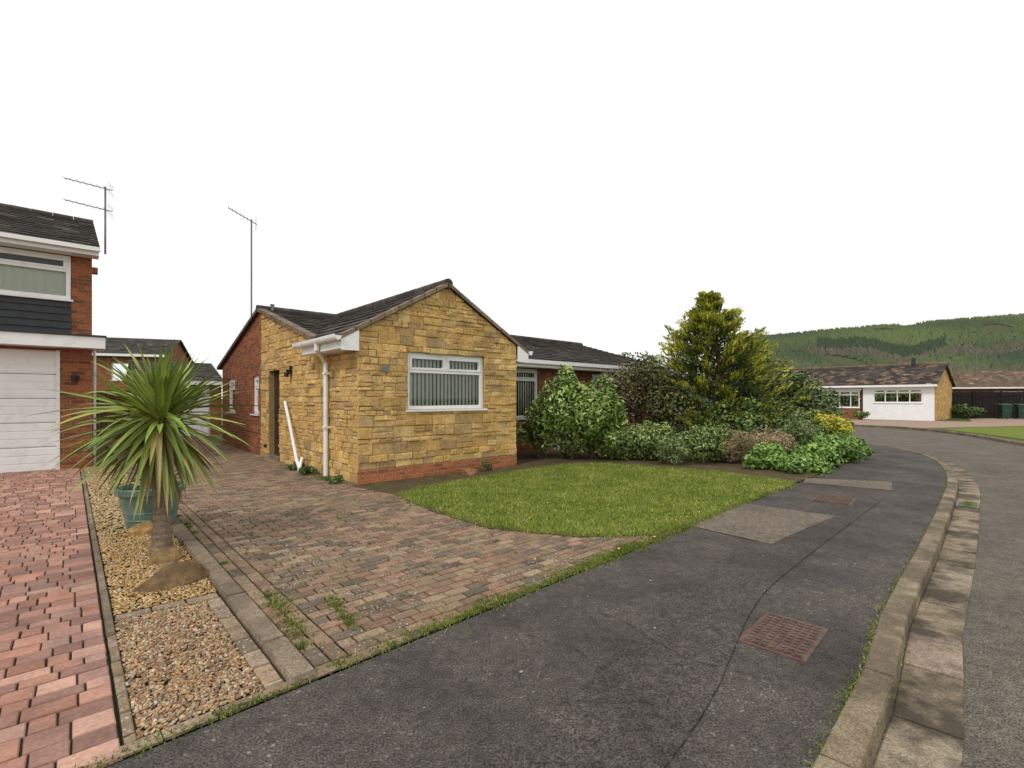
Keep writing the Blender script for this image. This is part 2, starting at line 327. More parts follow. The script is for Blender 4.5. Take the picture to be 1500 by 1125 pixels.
window(H,SF,*W1,tr=1.75,name='side_window',blinds=2); window(H,SF,*W2,tr=1.75,name='rear_side_window',blinds=2)
window(H,FR2,*WA,vm=(5.05,),tr=1.95,vtop=(5.05,),blinds=1,name='lounge_window'); window(H,FR2,*WC,vm=(9.3,),name='bedroom_window',blinds=1)
mb=MB(); mb.obox(FR2,WB[0],WB[1],-.12,-.06,0,2.1,'white'); mb.obox(FR2,WB[0]+.15,WB[1]-.15,-.06,-.05,1.1,1.95,'dark'); mb.build('front_door',H)
mb=MB(); mb.obox(SF,4.151,4.979,-.17,-.12,.085,2.118,'wood'); 
for z in (.25,1.15): mb.obox(SF,4.3,4.85,-.12,-.105,z,z+.7,'wood')
mb.obox(SF,4.22,4.26,-.119,-.08,1.0,1.14,'metal'); mb.box(-.04,.119,4.16,4.97,-.03,.08,'edging'); mb.build('side_door',H)
# roofs
mb=MB(); q=math.hypot(1,.56); SL=(PR+.33)*q
roof(mb,(-.33,-.06,rz(-.33)),(0,1,0),2.0,(1,0,.56),SL); roof(mb,(.02,1.945,rz(.02)),(0,1,0),3.4,(1,0,.56),(PR-.02)*q); roof(mb,(W+.33,-.06,rz(W+.33)),(0,1,0),5.4,(-1,0,.56),SL)
ridge(mb,(PR,-.07,rz(PR)+.0),(PR,5.2,rz(PR)+.0))
q2=math.hypot(1,.285); S2=4.55*q2
roof(mb,(-.06,1.2,zm(1.2)),(1,0,0),12.7,(0,1,.285),S2); roof(mb,(-.06,10.3,zm(10.3)),(1,0,0),12.7,(0,-1,.285),S2)
ridge(mb,(-.08,5.75,3.74),(12.66,5.75,3.74)); mb.build('tiled_roof',H)
mb=MB()
for sgn in (1,-1):
    xe=PR-sgn*(PR+.33)
    n=8
    for i in range(n):
        t0=i/n;t1=(i+1)/n-.01; x0=xe+(PR-xe)*t0;x1=xe+(PR-xe)*t1; k=U(.75,1.2)
        mb.idx([(x0,-.075,rz(x0)-.045),(x1,-.075,rz(x1)-.045),(x1,-.075,rz(x1)+.03),(x0,-.075,rz(x0)+.03),(x0,-.001,rz(x0)-.045),(x1,-.001,rz(x1)-.045),(x1,.1,rz(x1)+.035),(x0,.1,rz(x0)+.035)],[(0,1,2,3),(0,1,5,4),(3,2,6,7),(0,3,7,4),(1,2,6,5)],'roof',(.24*k,.18*k,.125*k))
for s0,s1 in ((1.2,5.75),(10.3,5.75)):
    for i in range(12):
        a=s0+(s1-s0)*i/12;b=s0+(s1-s0)*((i+1)/12-.006);k=U(.7,1.1)
        mb.idx([(-.085,a,zm(a)-.05),(-.085,b,zm(b)-.05),(-.085,b,zm(b)+.035),(-.085,a,zm(a)+.035),(.1,b,zm(b)+.04),(.1,a,zm(a)+.04),(-.0,a,zm(a)-.05),(0,b,zm(b)-.05)],[(0,1,2,3),(3,2,4,5),(0,1,7,6),(0,3,5,6)],'roof',(.19*k,.145*k,.10*k))
mb.build('verge_tiles',H)
mb=MB()
for side in (0,1):
    X=(lambda x:x) if not side else (lambda x:W-x)
    def bx(a,b,*r): mb.box(min(X(a),X(b)),max(X(a),X(b)),*r)
    bx(-.31,-.025,-.05,1.75,2.27,2.30,'white'); bx(-.325,-.30,-.055,1.75,2.28,2.475,'white'); 
    xs=[X(-.325),X(-.022),X(-.022),X(-.325)]
    mb.idx([(xs[0],-.07,2.255),(xs[1],-.07,2.255),(xs[2],-.07,2.60),(xs[3],-.07,2.44),(xs[0],-.045,2.255),(xs[1],-.045,2.255),(xs[2],-.045,2.60),(xs[3],-.045,2.44)],[(0,1,2,3),(4,5,6,7),(0,1,5,4),(1,2,6,5),(2,3,7,6),(3,0,4,7)],'white')
    gx=-.385; n=8
    for i in range(n):
        t0=math.pi*i/n;t1=math.pi*(i+1)/n
        p=lambda t,y:(X(gx-.06*math.cos(t)),y,2.48-.075*math.sin(t))
        mb.face([p(t0,-.09),p(t1,-.09),p(t1,1.95),p(t0,1.95)],'white')
    mb.face([(X(gx-.06*math.cos(math.pi*i/n)),-.09,2.48-.075*math.sin(math.pi*i/n)) for i in range(n+1)],'white')
    mb.box(min(X(gx-.06),X(gx-.054)),max(X(gx-.06),X(gx-.054)),-.09,1.95,2.48,2.5,'white')
mb.box(W+.3,12.6,1.17,1.2,2.27,2.46,'white'); mb.box(W+.02,12.6,1.201,1.6,2.27,2.29,'white'); mb.box(W+.35,12.6,1.07,1.165,2.36,2.45,'white')
mb.build('gutters_and_soffits',H,bevel=.003)
mb=MB(); y=1.2
mb.tube([(-.385,y-.35,2.42),(-.385,y-.35,2.33),(-.12,y,2.16),(-.085,y,2.08),(-.085,y,.02)],.042,'white',k=14)
for z in (.9,1.9): mb.box(-.135,.0,y-.06,y+.06,z,z+.04,'white')
mb.build('downpipe',H,smooth=False)
mb=MB(); mb.tube([(-.06,3.6,1.38),(-.12,3.15,1.0),(-.22,2.35,.2),(-.25,2.05,.02)],.033,'white',k=10); mb.tube([(-.3,2.0,.03),(-.12,2.35,.25)],.03,'white',k=8); mb.build('loose_drainpipe',H)
mb=MB(); mb.box(-.12,-.02,3.25,3.36,1.98,2.08,'black'); mb.box(-.15,-.1,3.22,3.39,1.93,2.0,'black'); mb.box(-.06,-.01,3.28,3.33,2.0,2.16,'black'); mb.build('wall_lamp',H,bevel=.01)
mb=MB(); mb.box(.42,.56,-.045,-.03,1.92,2.04,'metal'); mb.build('house_number_plate',H)
mb=MB(); mb.tube([(.25,5.6,3.68),(.25,5.6,3.84)],.035,'metal'); mb.tube([(.25,5.6,3.83),(.25,5.6,3.87)],.055,'metal'); mb.build('flue_pipe',H)
mb=MB(); mb.box(-.03,-.002,5.1,5.35,.25,.32,'black'); mb.build('air_vent',H)
def yagi(name,base,top,dirv,L,nel,parent=None,z2=None):
    mb=MB(); mb.tube([base,top],.022,'metal'); d=Vector(dirv).normalized(); s=d.cross(Z3).normalized()
    for zz in ([0] if z2 is None else [0,-z2]):
        c=Vector(top)+Vector((0,0,zz-.05)); mb.tube([c-d*.15,c+d*L],.012,'metal',k=6)
        for i in range(nel):
            p=c+d*(L*(i/(nel-1))); e=.13+.04*(1-i/nel); mb.tube([p-s*e,p+s*e],.005,'metal',k=5)
        p=c-d*.12
        for k in (-.12,-.06,.06,.12): mb.tube([p-s*.2+Z3*k,p+s*.2+Z3*k],.005,'metal',k=5)
    return mb.build(name,parent)
yagi('tv_aerial',(-7.05,13.3,3.25),(-7.05,13.3,6.3),(-.75,-.4,.42),.6,7)
# ================================================================== LEFT HOUSE
QX,QY=-8.92,10.44
G=empty('brick_garage_house',(QX,QY,0),RZ); F=FRONT()
mb=MB(); wall(mb,F,[(-6,-.1),(0,-.1),(0,2.6),(-6,2.6)],[(-2.9,-.5,-.1,2.44)],.3,'brick')
wall(mb,F,[(-6,2.6),(0,2.6),(0,4.6),(-6,4.6)],[(-2.9,-.33,2.7,4.45)],.25,'brick')
SD=frame((0,0),(0,1),(1,0)); wall(mb,SD,[(.3,-.1),(6.8,-.1),(6.8,4.6),(3.4,5.95),(.3,4.65)],[],.25,'brick')
wall(mb,frame((0,6.8),(1,0),(0,1)),[(-6,-.1),(-.25,-.1),(-.25,4.6),(-6,4.6)],[],.25,'brick'); wall(mb,frame((-6,0),(0,1),(-1,0)),[(.3,-.1),(6.8,-.1),(6.8,4.6),(3.4,5.95),(.3,4.65)],[],.25,'brick')
mb.build('brick_walls',G)
mb=MB(); n=5
for i in range(n):
    z0=-.02+i*2.46/n; mb.box(-2.9,-.5,.05,.08,z0+.006,z0+2.46/n-.006,'white')
    for k in range(3): mb.box(-2.9,-.5,.044,.05,z0+.03+k*.155,z0+.155+k*.155,'white')
mb.box(-2.9,-.5,.1,.12,0,2.45,'dark'); mb.box(-.56,-.502,.0,.043,-.02,2.44,'white'); mb.build('garage_door',G,bevel=.006)
mb=MB()
for i in range(5):
    z0=2.76+i*.145; mb.idx([(-2.9,-.02,z0),(-.33,-.02,z0),(-.33,.0,z0+.14),(-2.9,.0,z0+.14),(-2.9,.05,z0),(-.33,.05,z0),(-.33,.05,z0+.14),(-2.9,.05,z0+.14)],[(0,1,2,3),(0,1,5,4),(3,2,6,7)],'clad')
mb.box(-2.9,-.33,.055,.1,2.7,3.5,'clad'); mb.build('dark_cladding',G)
window(G,F,-2.9,-.34,3.5,4.4,vm=(),tr=4.1,vtop=(-1.7,),blinds=2,name='upper_window',rec=.0)  # pale sheet added behind the glass in place of a white reflection
mb=MB(); mb.box(-6.1,.2,-.45,-.42,2.49,2.72,'white'); mb.box(-6.1,.2,-.42,-.002,2.49,2.52,'white'); mb.box(.17,.2,-.419,-.002,2.521,2.72,'white')
mb.box(-6.1,.22,-.47,-.001,2.722,2.76,'clad')
mb.box(-6.1,.1,-.36,-.33,4.42,4.58,'white'); mb.box(-6.1,.1,-.33,-.002,4.42,4.45,'white'); mb.box(-6.1,.12,-.46,-.365,4.5,4.58,'white'); mb.build('fascias_and_canopy',G,bevel=.004)
mb=MB(); q=math.hypot(1,.40); roof(mb,(-6.2,-.42,4.56),(1,0,0),6.32,(0,1,.40),3.82*q,lich=.1); roof(mb,(-6.2,7.22,4.56),(1,0,0),6.32,(0,-1,.4),3.82*q); ridge(mb,(-6.2,3.4,6.09),(.12,3.4,6.09)); mb.build('tiled_roof',G)
mb=MB(); mb.box(.002,.1,.12,.3,4.15,4.27,'obrick'); mb.tube([(.05,.4,0),(.05,.4,2.5)],.03,'white'); mb.tube([(-.27,-.09,1.8),(-.27,-.09,1.93)],[.05,.07],'black'); mb.box(-.3,-.24,-.06,-.0,1.85,1.95,'black'); mb.build('wall_fittings',G)
yagi('tv_aerial',(-10.55,12.75,5.2),(-10.55,12.75,6.95),(-.9,-.35,.16),.85,7,None,.55)
# ================================================================== GARAGE at drive end, distant house, fence
D=empty('detached_garage',(*L2W(-1.7,15),0),RZ); mb=MB(); F=FRONT()
wall(mb,F,[(0,-.1),(2.7,-.1),(2.7,2.15),(0,2.15)],[(.9,2.3,-.1,1.95)],.2,'brick'); 
for xx,nn in ((0,-1),(2.7,1)): wall(mb,frame((xx,0),(0,1),(nn,0)),[(.2,-.1),(5,-.1),(5,2.15),(2.5,2.95),(.2,2.2)],[],.2,'brick')
mb.build('brick_walls',D); mb=MB(); roof(mb,(-.1,-.15,2.12),(1,0,0),2.9,(0,1,.34),2.65*1.056); roof(mb,(-.1,5.15,2.12),(1,0,0),2.9,(0,-1,.34),2.65*1.056); mb.build('tiled_roof',D)
mb=MB(); mb.box(.9,2.3,.08,.11,-.05,1.95,'render'); 
for i in range(7): mb.box(.95+i*.19,1.1+i*.19,.065,.08,.05,1.88,'render')
mb.box(-.1,2.8,-.18,-.15,2.0,2.14,'white'); mb.build('up_and_over_door',D)
def fence(name,p,q,h,col=(.09,.055,.035),mat='bark',z0=0,wd=.12):
    mb=MB(); p=Vector((*p,z0));q=Vector((*q,z0)); L=(q-p).length; d=(q-p)/L; n=Vector((-d.y,d.x,0)); k=int(L/wd)
    for i in range(k):
        a=p+d*(i*L/k);b=p+d*((i+.93)*L/k); o=n*(.012 if i%2 else 0); hh=h+U(-.01,.01); c=tuple(x*U(.75,1.25) for x in col)
        vs=[a+o,b+o,b+o+n*.018,a+o+n*.018]; mb.idx(vs+[v+Z3*hh for v in vs],[(0,1,5,4),(1,2,6,5),(2,3,7,6),(3,0,4,7),(4,5,6,7)],mat,c)
    for i in range(int(L/1.8)+1):
        a=p+d*min(L-.1,i*1.8)-n*.1; vs=[a,a+d*.1,a+d*.1+n*.09,a+n*.09]; mb.idx(vs+[v+Z3*(h+.06) for v in vs],[(0,1,5,4),(1,2,6,5),(2,3,7,6),(3,0,4,7),(4,5,6,7)],mat,col)
    for z in (.4,h-.3):
        a=p+d*0-n*.03+Z3*z; vs=[a,a+d*L,a+d*L+n*.028,a+n*.028]; mb.idx(vs+[v+Z3*.08 for v in vs],[(0,1,5,4),(1,2,6,5),(2,3,7,6),(3,0,4,7),(4,5,6,7)],mat,col)
    return mb.build(name)
fence('timber_fence',L2W(-6,14.8),L2W(-1.72,14.8),1.75); fence('timber_fence',L2W(1.05,15),L2W(6,15),1.75)
B=empty('distant_brick_house',(-25.6,30.5,0),.35); mb=MB(); F=FRONT()
wall(mb,F,[(-3,-.1),(3.4,-.1),(3.4,4.3),(-3,4.3)],[(.6,2.6,2.6,3.7)],.25,'brick'); wall(mb,frame((3.4,0),(0,1),(1,0)),[(.25,-.1),(6,-.1),(6,4.3),(3,5.5),(.25,4.4)],[],.25,'brick'); wall(mb,frame((-3,0),(0,1),(-1,0)),[(.25,-.1),(6,-.1),(6,4.3),(3,5.5),(.25,4.4)],[],.25,'brick')
mb.build('brick_walls',B); window(B,F,.6,2.6,2.6,3.7,vm=(1.6,),name='bedroom_window'); mb=MB(); roof(mb,(-3.2,-.3,4.25),(1,0,0),6.8,(0,1,.4),3.3*1.077); roof(mb,(-3.2,6.3,4.25),(1,0,0),6.8,(0,-1,.4),3.3*1.077); mb.box(-3.2,3.6,-.36,-.3,4.1,4.25,'white'); mb.build('tiled_roof',B)
# ================================================================== WHITE BUNGALOW across road
Wt=empty('white_bungalow',(27.5,32,0),math.atan2(-.76,.65)); F=FRONT(); mb=MB()
O1=(-3.3,-.6,1.17,2.12)
wall(mb,F,[(-3.9,-.1),(0,-.1),(0,2.45),(-3.9,2.45)],[O1],.25,'render'); mb.build('rendered_wall',Wt)
mb=MB(); O2=(-6.6,-4.15,.8,2.1); F2=FRONT(.6)
wall(mb,F2,[(-11,-.1),(-3.9,-.1),(-3.9,2.45),(-11,2.45)],[O2],.25,'brick'); wall(mb,frame((-3.9,0),(0,1),(-1,0)),[(.25,-.1),(.6,-.1),(.6,2.45),(.25,2.45)],[],.2,'render')
wall(mb,frame((-11,0),(0,1),(-1,0)),[(.6,-.1),(6.2,-.1),(6.2,2.45),(3.1,3.85),(.6,2.45)],[],.25,'brick')
mb.build('brick_walls',Wt); mb=MB(); fr=frame((0,0),(0,1),(1,0)); rg=[(.25,-.1),(6.2,-.1),(6.2,2.45),(3.1,3.85),(.25,2.55)]; wall(mb,fr,rg,[],.25,'mortar'); stonework(mb,fr,[(0,0),(6.2,0),(6.2,2.45),(3.1,3.83),(0,2.45)],[],0); mb.build('stone_gable_wall',Wt)
window(Wt,F,*O1,vm=(-2.62,-1.95,-1.28),tr=1.85,vtop=(-2.62,-1.95,-1.28),name='kitchen_window'); 
FB=FRONT(.2); mb=MB(); mb.box(-6.65,-4.1,.2,.6,.0,.78,'brick'); mb.box(-6.75,-4.0,.1,.6,2.05,2.2,'white'); mb.build('bay_base',Wt)
window(Wt,FB,-6.6,-4.15,.8,2.05,vm=(-6.1,-5.4,-4.7),tr=1.72,vtop=(-6.1,-5.4,-4.7),name='bay_window',rec=0); mb=MB()
roof(mb,(-11.2,-.35,2.36),(1,0,0),11.4,(0,1,.44),3.45*1.0925,TP+TPB[:2]); roof(mb,(-11.2,6.55,2.36),(1,0,0),11.4,(0,-1,.44),3.45*1.0925,TP); ridge(mb,(-11.2,3.1,3.9),(.2,3.1,3.9),TPB)
mb.box(-11.2,.2,-.43,-.36,2.24,2.38,'white'); mb.box(-11.2,.2,-.359,-.002,2.24,2.26,'white'); mb.tube([(-1.6,2.9,3.8),(-1.6,2.9,4.35)],.12,'clad'); mb.build('tiled_roof',Wt)
Bb=empty('brown_roof_bungalow',(46,43,0),-.35); mb=MB(); F=FRONT(); wall(mb,F,[(-6,-.1),(9,-.1),(9,2.5),(-6,2.5)],[(-3,-1,1,2.1)],.25,'brick')
for xx,nn in ((-6,-1),(9,1)): wall(mb,frame((xx,0),(0,1),(nn,0)),[(.25,-.1),(7,-.1),(7,2.5),(3.5,3.9),(.25,2.6)],[],.25,'brick')
mb.build('brick_walls',Bb); window(Bb,F,-3,-1,1,2.1,vm=(-2,)); mb=MB(); roof(mb,(-6.2,-.4,2.45),(1,0,0),15.4,(0,1,.42),3.9*1.085,TPB); roof(mb,(-6.2,7.4,2.45),(1,0,0),15.4,(0,-1,.42),3.9*1.085,TPB); mb.box(-6.2,9.2,-.46,-.4,2.35,2.47,'white'); mb.build('tiled_roof',Bb)
yagi('tv_aerial',(43.5,46,3.6),(43.5,46,6.0),(-.9,-.3,.1),.9,8)
fence('timber_fence',(32.6,37.0),(44,35.2),1.95,(.018,.017,.016))
def bin_(x,y,rz):
    e=empty('wheelie_bin',(x,y,0),rz); mb=MB()
    def ring(hx,hy,z,oy=0): return [(-hx,-hy+oy,z),(hx,-hy+oy,z),(hx,hy+oy,z),(-hx,hy+oy,z)]
    a=ring(.22,.24,.06);b=ring(.285,.33,.95); mb.idx(a+b,[(0,1,2,3),(0,1,5,4),(1,2,6,5),(2,3,7,6),(3,0,4,7),(4,5,6,7)],'bin')
    c=ring(.3,.35,.95);d=ring(.31,.36,1.0,);f=[(-.27,-.3,1.05),(.27,-.3,1.05),(.27,.34,1.09),(-.27,.34,1.09)]; mb.idx(c+d+f,[(0,1,5,4),(1,2,6,5),(2,3,7,6),(3,0,4,7),(4,5,9,8),(5,6,10,9),(6,7,11,10),(7,4,8,11),(8,9,10,11)],'bin')
    mb.build('body_and_lid',e,bevel=.01); mb=MB()
    for x0 in (-.27,.21): mb.tube([(x0,.27,.1),(x0+.06,.27,.1)],.1,'black',k=14)
    mb.tube([(-.26,.41,1.0),(.26,.41,1.0)],.018,'black'); mb.tube([(-.24,.3,1.0),(-.24,.41,1.0)],.015,'black'); mb.tube([(.24,.3,1.0),(.24,.41,1.0)],.015,'black'); mb.build('wheels_and_handle',e)
    mb=MB(); mb.box(-.1,.1,-.295,-.288,.6,.78,'white'); mb.build('number_label',e)
bin_(35.3,35.2,-.4); bin_(36.3,35.0,-.5)
# ================================================================== GROUND
def catmull(pts,n=6,closed=False):
    P=[Vector(p) for p in pts]; out=[]; N=len(P)
    for i in range(N if closed else N-1):
        g=(lambda k:P[k%N]) if closed else (lambda k:P[max(0,min(N-1,k))])
        a,b,c,d=g(i-1),g(i),g(i+1),g(i+2)
        for j in range(n):
            t=j/n; out.append(.5*((2*b)+(c-a)*t+(2*a-5*b+4*c-d)*t*t+(3*b-a-3*c+d)*t**3))
    if not closed: out.append(P[-1])
    return [tuple(p) for p in out]
def sheet(name,pts,z,mat,th=0,parent=None):
    bm=bmesh.new(); vs=[bm.verts.new((x,y,z)) for x,y in pts]; f=bm.faces.new(vs); f.normal_update()
    if f.normal.z<0: f.normal_flip()
    if th:
        lo=[bm.verts.new((x,y,z-th)) for x,y in pts]; n=len(pts)
        for i in range(n): bm.faces.new((vs[i],vs[(i+1)%n],lo[(i+1)%n],lo[i]))
    bmesh.ops.triangulate(bm,faces=[g for g in bm.faces if len(g.verts)>4]); me=bpy.data.meshes.new(name); bm.to_mesh(me); bm.free(); me.materials.append(MT[mat])
    ca=me.color_attributes.new('Col','FLOAT_COLOR','CORNER'); ca.data.foreach_set('color',[1.0]*(4*len(me.loops))); return link(bpy.data.objects.new(name,me),parent)
sheet('ground',[(-2500,-400),(2500,-400),(2500,3000),(-2500,3000)],-.14,'land')
K=catmull([(-14,-13.3),(-6,-5.25),(-1,-.24),(1.18,1.93),(1.92,2.67),(2.58,3.41),(3.79,4.62),(5.81,6.69),(7.975,9.0),(9.88,11.47),(11.07,13.74),(11.35,15.6),(11.2,17.6),(10.2,20.5),(8,23),(0,28),(-60,52)],8)
FK=catmull([(4,-14),(6,-6),(9,1),(12,6.5),(14.4,11),(17,16.3),(19.05,20.5),(19.95,23.5),(19.9,26),(18,29),(13,32),(4,36),(-60,60)],8)
sheet('road',K+FK[::-1],-.104,'road')
sheet('garden_plot',K+[(-60,-13.3)],-.03,'land',.12)
sheet('opposite_plot',FK+[(-60,300),(400,300),(400,-14)],-.006,'land',.13)
def resample(P,st):
    P=[Vector(p) for p in P]; out=[P[0]]; acc=0
    for a,b in zip(P,P[1:]):
        d=(b-a).length; t=st-acc
        while t<=d: out.append(a+(b-a)*(t/d)); t+=st
        acc=(acc+d)%st
    return out
def kerbline(name,P,st,o0,o1,zt,zb,mat,gap=.012,side=1,bev=.02,jz=.004):
    mb=MB(); Q=resample(P,st)
    for i in range(len(Q)-1):
        a,b=Q[i],Q[i+1]; d=(b-a).normalized()
        da=(Q[min(i+1,len(Q)-1)]-Q[max(i-1,0)]).normalized(); db=(Q[min(i+2,len(Q)-1)]-Q[i]).normalized(); na=Vector((da.y,-da.x))*side; nb=Vector((db.y,-db.x))*side
        a=a+d*gap/2; b=b-d*gap/2; k=U(.78,1.15); c=(k,k*U(.95,1),k*U(.88,1)); dz=U(-jz,jz)
        pr=[(o0,zb),(o0,zt-.004),(o0+.006,zt),(o1-bev,zt),(o1-bev*.3,zt-bev*.4),(o1,zt-bev*1.2),(o1,zb)]
        A=[(*(a+na*o),z+dz) for o,z in pr]; B2=[(*(b+nb*o),z+dz) for o,z in pr]; m_=len(pr)
        mb.idx(A+B2,[(j,j+1,m_+j+1,m_+j) for j in range(m_-1)]+[tuple(range(m_)),tuple(range(m_,2*m_))],mat,c)
    return mb.build(name)
kerbline('kerb',K,.9,.0,.135,.012,-.14,'kerb'); kerbline('gutter_channel',K,.62,.14,.40,-.094,-.14,'channel',.014,1,.004)
kerbline('kerb',FK,.9,.0,.135,.012,-.14,'kerb',.012,-1)
DG=3.56
inner=[(-15,-15+DG),(8.95,12.45)]+catmull([(8.95,12.5),(9.45,14),(9.4,16),(8.4,18.6),(6,21),(-2,26)],5)
sheet('pavement',inner+[p for p in K[::-1] if p[1]>-13 and p[1]<28.1],0.0,'asphalt')
seam=catmull([(-.6,.6),(.35,1.65),(.95,2.35),(1.75,3.5),(2.7,4.5),(4.6,6.35),(6.4,8.1)],6)
seam2=[(x-.42+U(-.01,.01),y+.36+U(-.01,.01)) for x,y in seam]
sheet('resurfaced_trench',seam+seam2[::-1],.0035,'asphalt2')
sheet('pavement_patch',[(3.2,6.78),(3.98,6.06),(2.57,4.88),(2.02,5.6)],.007,'patch'); sheet('pavement_patch',[(5.35,8.95),(6.6,8.55),(6.0,7.75),(5.0,8.45)],.007,'patch')
cracks=[(seam[:-4],.003),([(.55,3.35),(.75,3.15),(.83,2.95),(.98,2.72)],.007),([(.98,2.72),(1.2,2.6),(1.36,2.5)],.007),([(2.35,4.0),(2.5,3.75),(2.66,3.6)],.007),([(3.4,5.3),(3.75,5.15),(4.1,4.95)],.007),([(5.0,7.6),(5.5,7.3),(6.0,6.95)],.007),([(.1,3.0),(.35,2.85),(.5,2.6)],.007)]
mbs=MB()
for pl,jj in cracks:
    Q=resample(pl,.035); Q=[q+Vector((U(-jj,jj),U(-jj,jj))) for q in Q]
    for i,(a,b) in enumerate(zip(Q,Q[1:])):
        if R()<.12: continue
        w0=U(.0007,.0028); d=(b-a).normalized(); n=Vector((-d.y,d.x))*w0; b=b+d*.003
        mbs.face([(*(a+n),.0085),(*(b+n),.0085),(*(b-n),.0085),(*(a-n),.0085)],'tar')
mbs.build('pavement_cracks')
sheet('far_driveway',[(20.3,24.2),(20.2,26.2),(18.2,29.2),(15.5,31.4),(22,39),(26.5,33.2),(29,31),(34,36.6),(44,35),(46,24),(30,27)],.0,'farpave')
sheet('far_lawn',[(19.2,20.0),(20.4,23.4),(24.5,25.2),(31,26.2),(40,22),(30,14),(17.4,15.6)],.01,'lawnb')
LAWN0=catmull([(-1.66,7.52),(-.93,6.36),(-.2,5.55),(.70,5.22),(1.55,5.30),(2.35,6.0),(3.6,7.25),(4.75,8.38),(4.35,9.2),(3.9,9.75),(1.95,10.9),(.7,10.3),(-.62,8.95)],8,True)
LAWN=[(x+U(-.03,.03),y+U(-.03,.03)) for x,y in LAWN0]
SOIL=[(-2.66,8.16),(-1.78,7.42),(-1.0,6.28),(-.26,5.48),(.68,5.13),(1.6,5.22),(8.9,12.43),(9.4,14),(9.3,16),(8.3,18.5),(5.5,21),(-6,30),(-9,25),(0,12)]
sheet('flower_bed',SOIL,.006,'soil'); sheet('lawn',LAWN,.014,'lawnb',.02)
def inpoly(P,poly):
    x,y=P[:,0],P[:,1]; r=np.zeros(len(P),bool); n=len(poly)
    for i in range(n):
        x0,y0=poly[i];x1,y1=poly[(i+1)%n]
        with np.errstate(divide='ignore',invalid='ignore'): c=((y0>y)!=(y1>y))&(x<(x1-x0)*(y-y0)/(y1-y0+1e-12)+x0)
        r^=c
    return r
def blades(name,P,z,h,w,pal,parent=None):
    n=len(P); a=RNG.uniform(0,2*np.pi,n); hh=h*RNG.uniform(.5,1.3,n); ww=w*RNG.uniform(.6,1.3,n); dx=np.cos(a)*ww;dy=np.sin(a)*ww
    lean=RNG.normal(0,.55,(n,2))*hh[:,None]; b=np.column_stack([P,np.full(n,z)]); V=np.empty((n,3,3)); V[:,0]=b+np.column_stack([dx,dy,np.zeros(n)]); V[:,1]=b-np.column_stack([dx,dy,np.zeros(n)]); V[:,2]=b+np.column_stack([lean,hh])
    pal=np.array(pal); c=pal[RNG.integers(0,len(pal),n)]*RNG.uniform(.65,1.3,(n,1)); return fast(name,V.reshape(-1,3),np.arange(3*n).reshape(-1,3),c,'grass',parent)
bb=np.array(LAWN); P=RNG.uniform(bb.min(0),bb.max(0),(100000,2)); P=P[inpoly(P,LAWN)]
gp=[(.20,.28,.03),(.24,.31,.04),(.27,.32,.05),(.15,.22,.025),(.34,.33,.11),(.12,.18,.022)]
blades('lawn_grass',P,.012,.034,.0065,gp)
L_=np.array(LAWN0); fr_=np.repeat(L_,70,axis=0)+RNG.normal(0,.045,(len(L_)*70,2)); blades('lawn_fringe',fr_,.0,.035,.005,gp)
P2=RNG.uniform(bb.min(0),bb.max(0),(500,2)); P2=P2[inpoly(P2,LAWN)]
def dots(name,P,z,r,col,mat='leaf'):
    n=len(P);V=np.empty((n,6,3))
    for k in range(6): a=k*np.pi/3; V[:,k]=np.column_stack([P[:,0]+r*np.cos(a),P[:,1]+r*np.sin(a),np.full(n,z)+RNG.uniform(0,.01,n)])
    return fast(name,V.reshape(-1,3),np.arange(6*n).reshape(-1,6),np.tile(col,(n,1)),mat)
dots('daisies',P2[:140],.042,.006,(.65,.65,.6)); dots('dandelions',np.vstack([P2[150:190],np.array([(.9,5.15),(1.0,4.6),(1.45,5.0),(.5,4.15),(1.9,5.6),(.2,4.3)])]),.044,.012,(.6,.42,.02))
def strip(n,p,q,wd,cl=1.0,lo=0.):
    t=RNG.uniform(0,1,n); dens=(np.sin(t*37)+np.sin(t*91+1)+np.sin(t*17+2)+np.sin(t*203))*.25+.5; k=RNG.uniform(0,1,n)<(dens*cl+.12)*(lo+(1-lo)*np.clip(t*5,0,1)); t=t[k]
    p=np.array(p);q=np.array(q); d=(q-p)/np.linalg.norm(q-p); nrm=np.array([-d[1],d[0]]); wv=wd*(.5+.8*(np.sin(t*53)*.5+.5)); return p+np.outer(t,q-p)+nrm*(RNG.normal(0,1,len(t))*wv)[:,None]
moss=[(.17,.24,.025),(.22,.28,.035),(.13,.18,.025),(.25,.26,.06),(.09,.13,.025)]
Pm=np.vstack([strip(20000,(-1.75,1.83),(4.8,8.4),.026,1,.15),strip(7000,(-1.15,2.5),(1.5,5.1),.05,.7),strip(14000,(.3,3.95),(2.6,6.2),.07,1),strip(5000,(4.7,8.3),(8.9,12.5),.08),strip(2500,L2W(-2.6,-5.0),L2W(-2.5,-3.9),.05),strip(1500,L2W(-2.3,-5),L2W(-2.2,-4.3),.03)])
blades('verge_grass',Pm,.0,.018,.004,moss)
Pk=[]; KQ=[k for k in K if 1<k[1]<15]
for a,b in zip(KQ,KQ[1:]): Pk.append(strip(int(170*U(.1,1.5)),a,b,.022,.6,1))
for a,b in zip(KQ,KQ[1:]):
    d=Vector(b)-Vector(a); n=Vector((d.y,-d.x)).normalized()*.14
    if R()<.35: Pk.append(strip(40,tuple(Vector(a)+n),tuple(Vector(b)+n),.012,.5,1))
blades('kerb_weeds',np.vstack(Pk),-.0,.014,.0035,moss)
gz=np.vstack([RNG.normal(0,1,(1200,2))*np.array([.14,.05])@np.array([[.7,.7],[-.7,.7]])+np.array([6.62,7.12])]); blades('gully_moss',gz,-.094,.02,.005,moss)
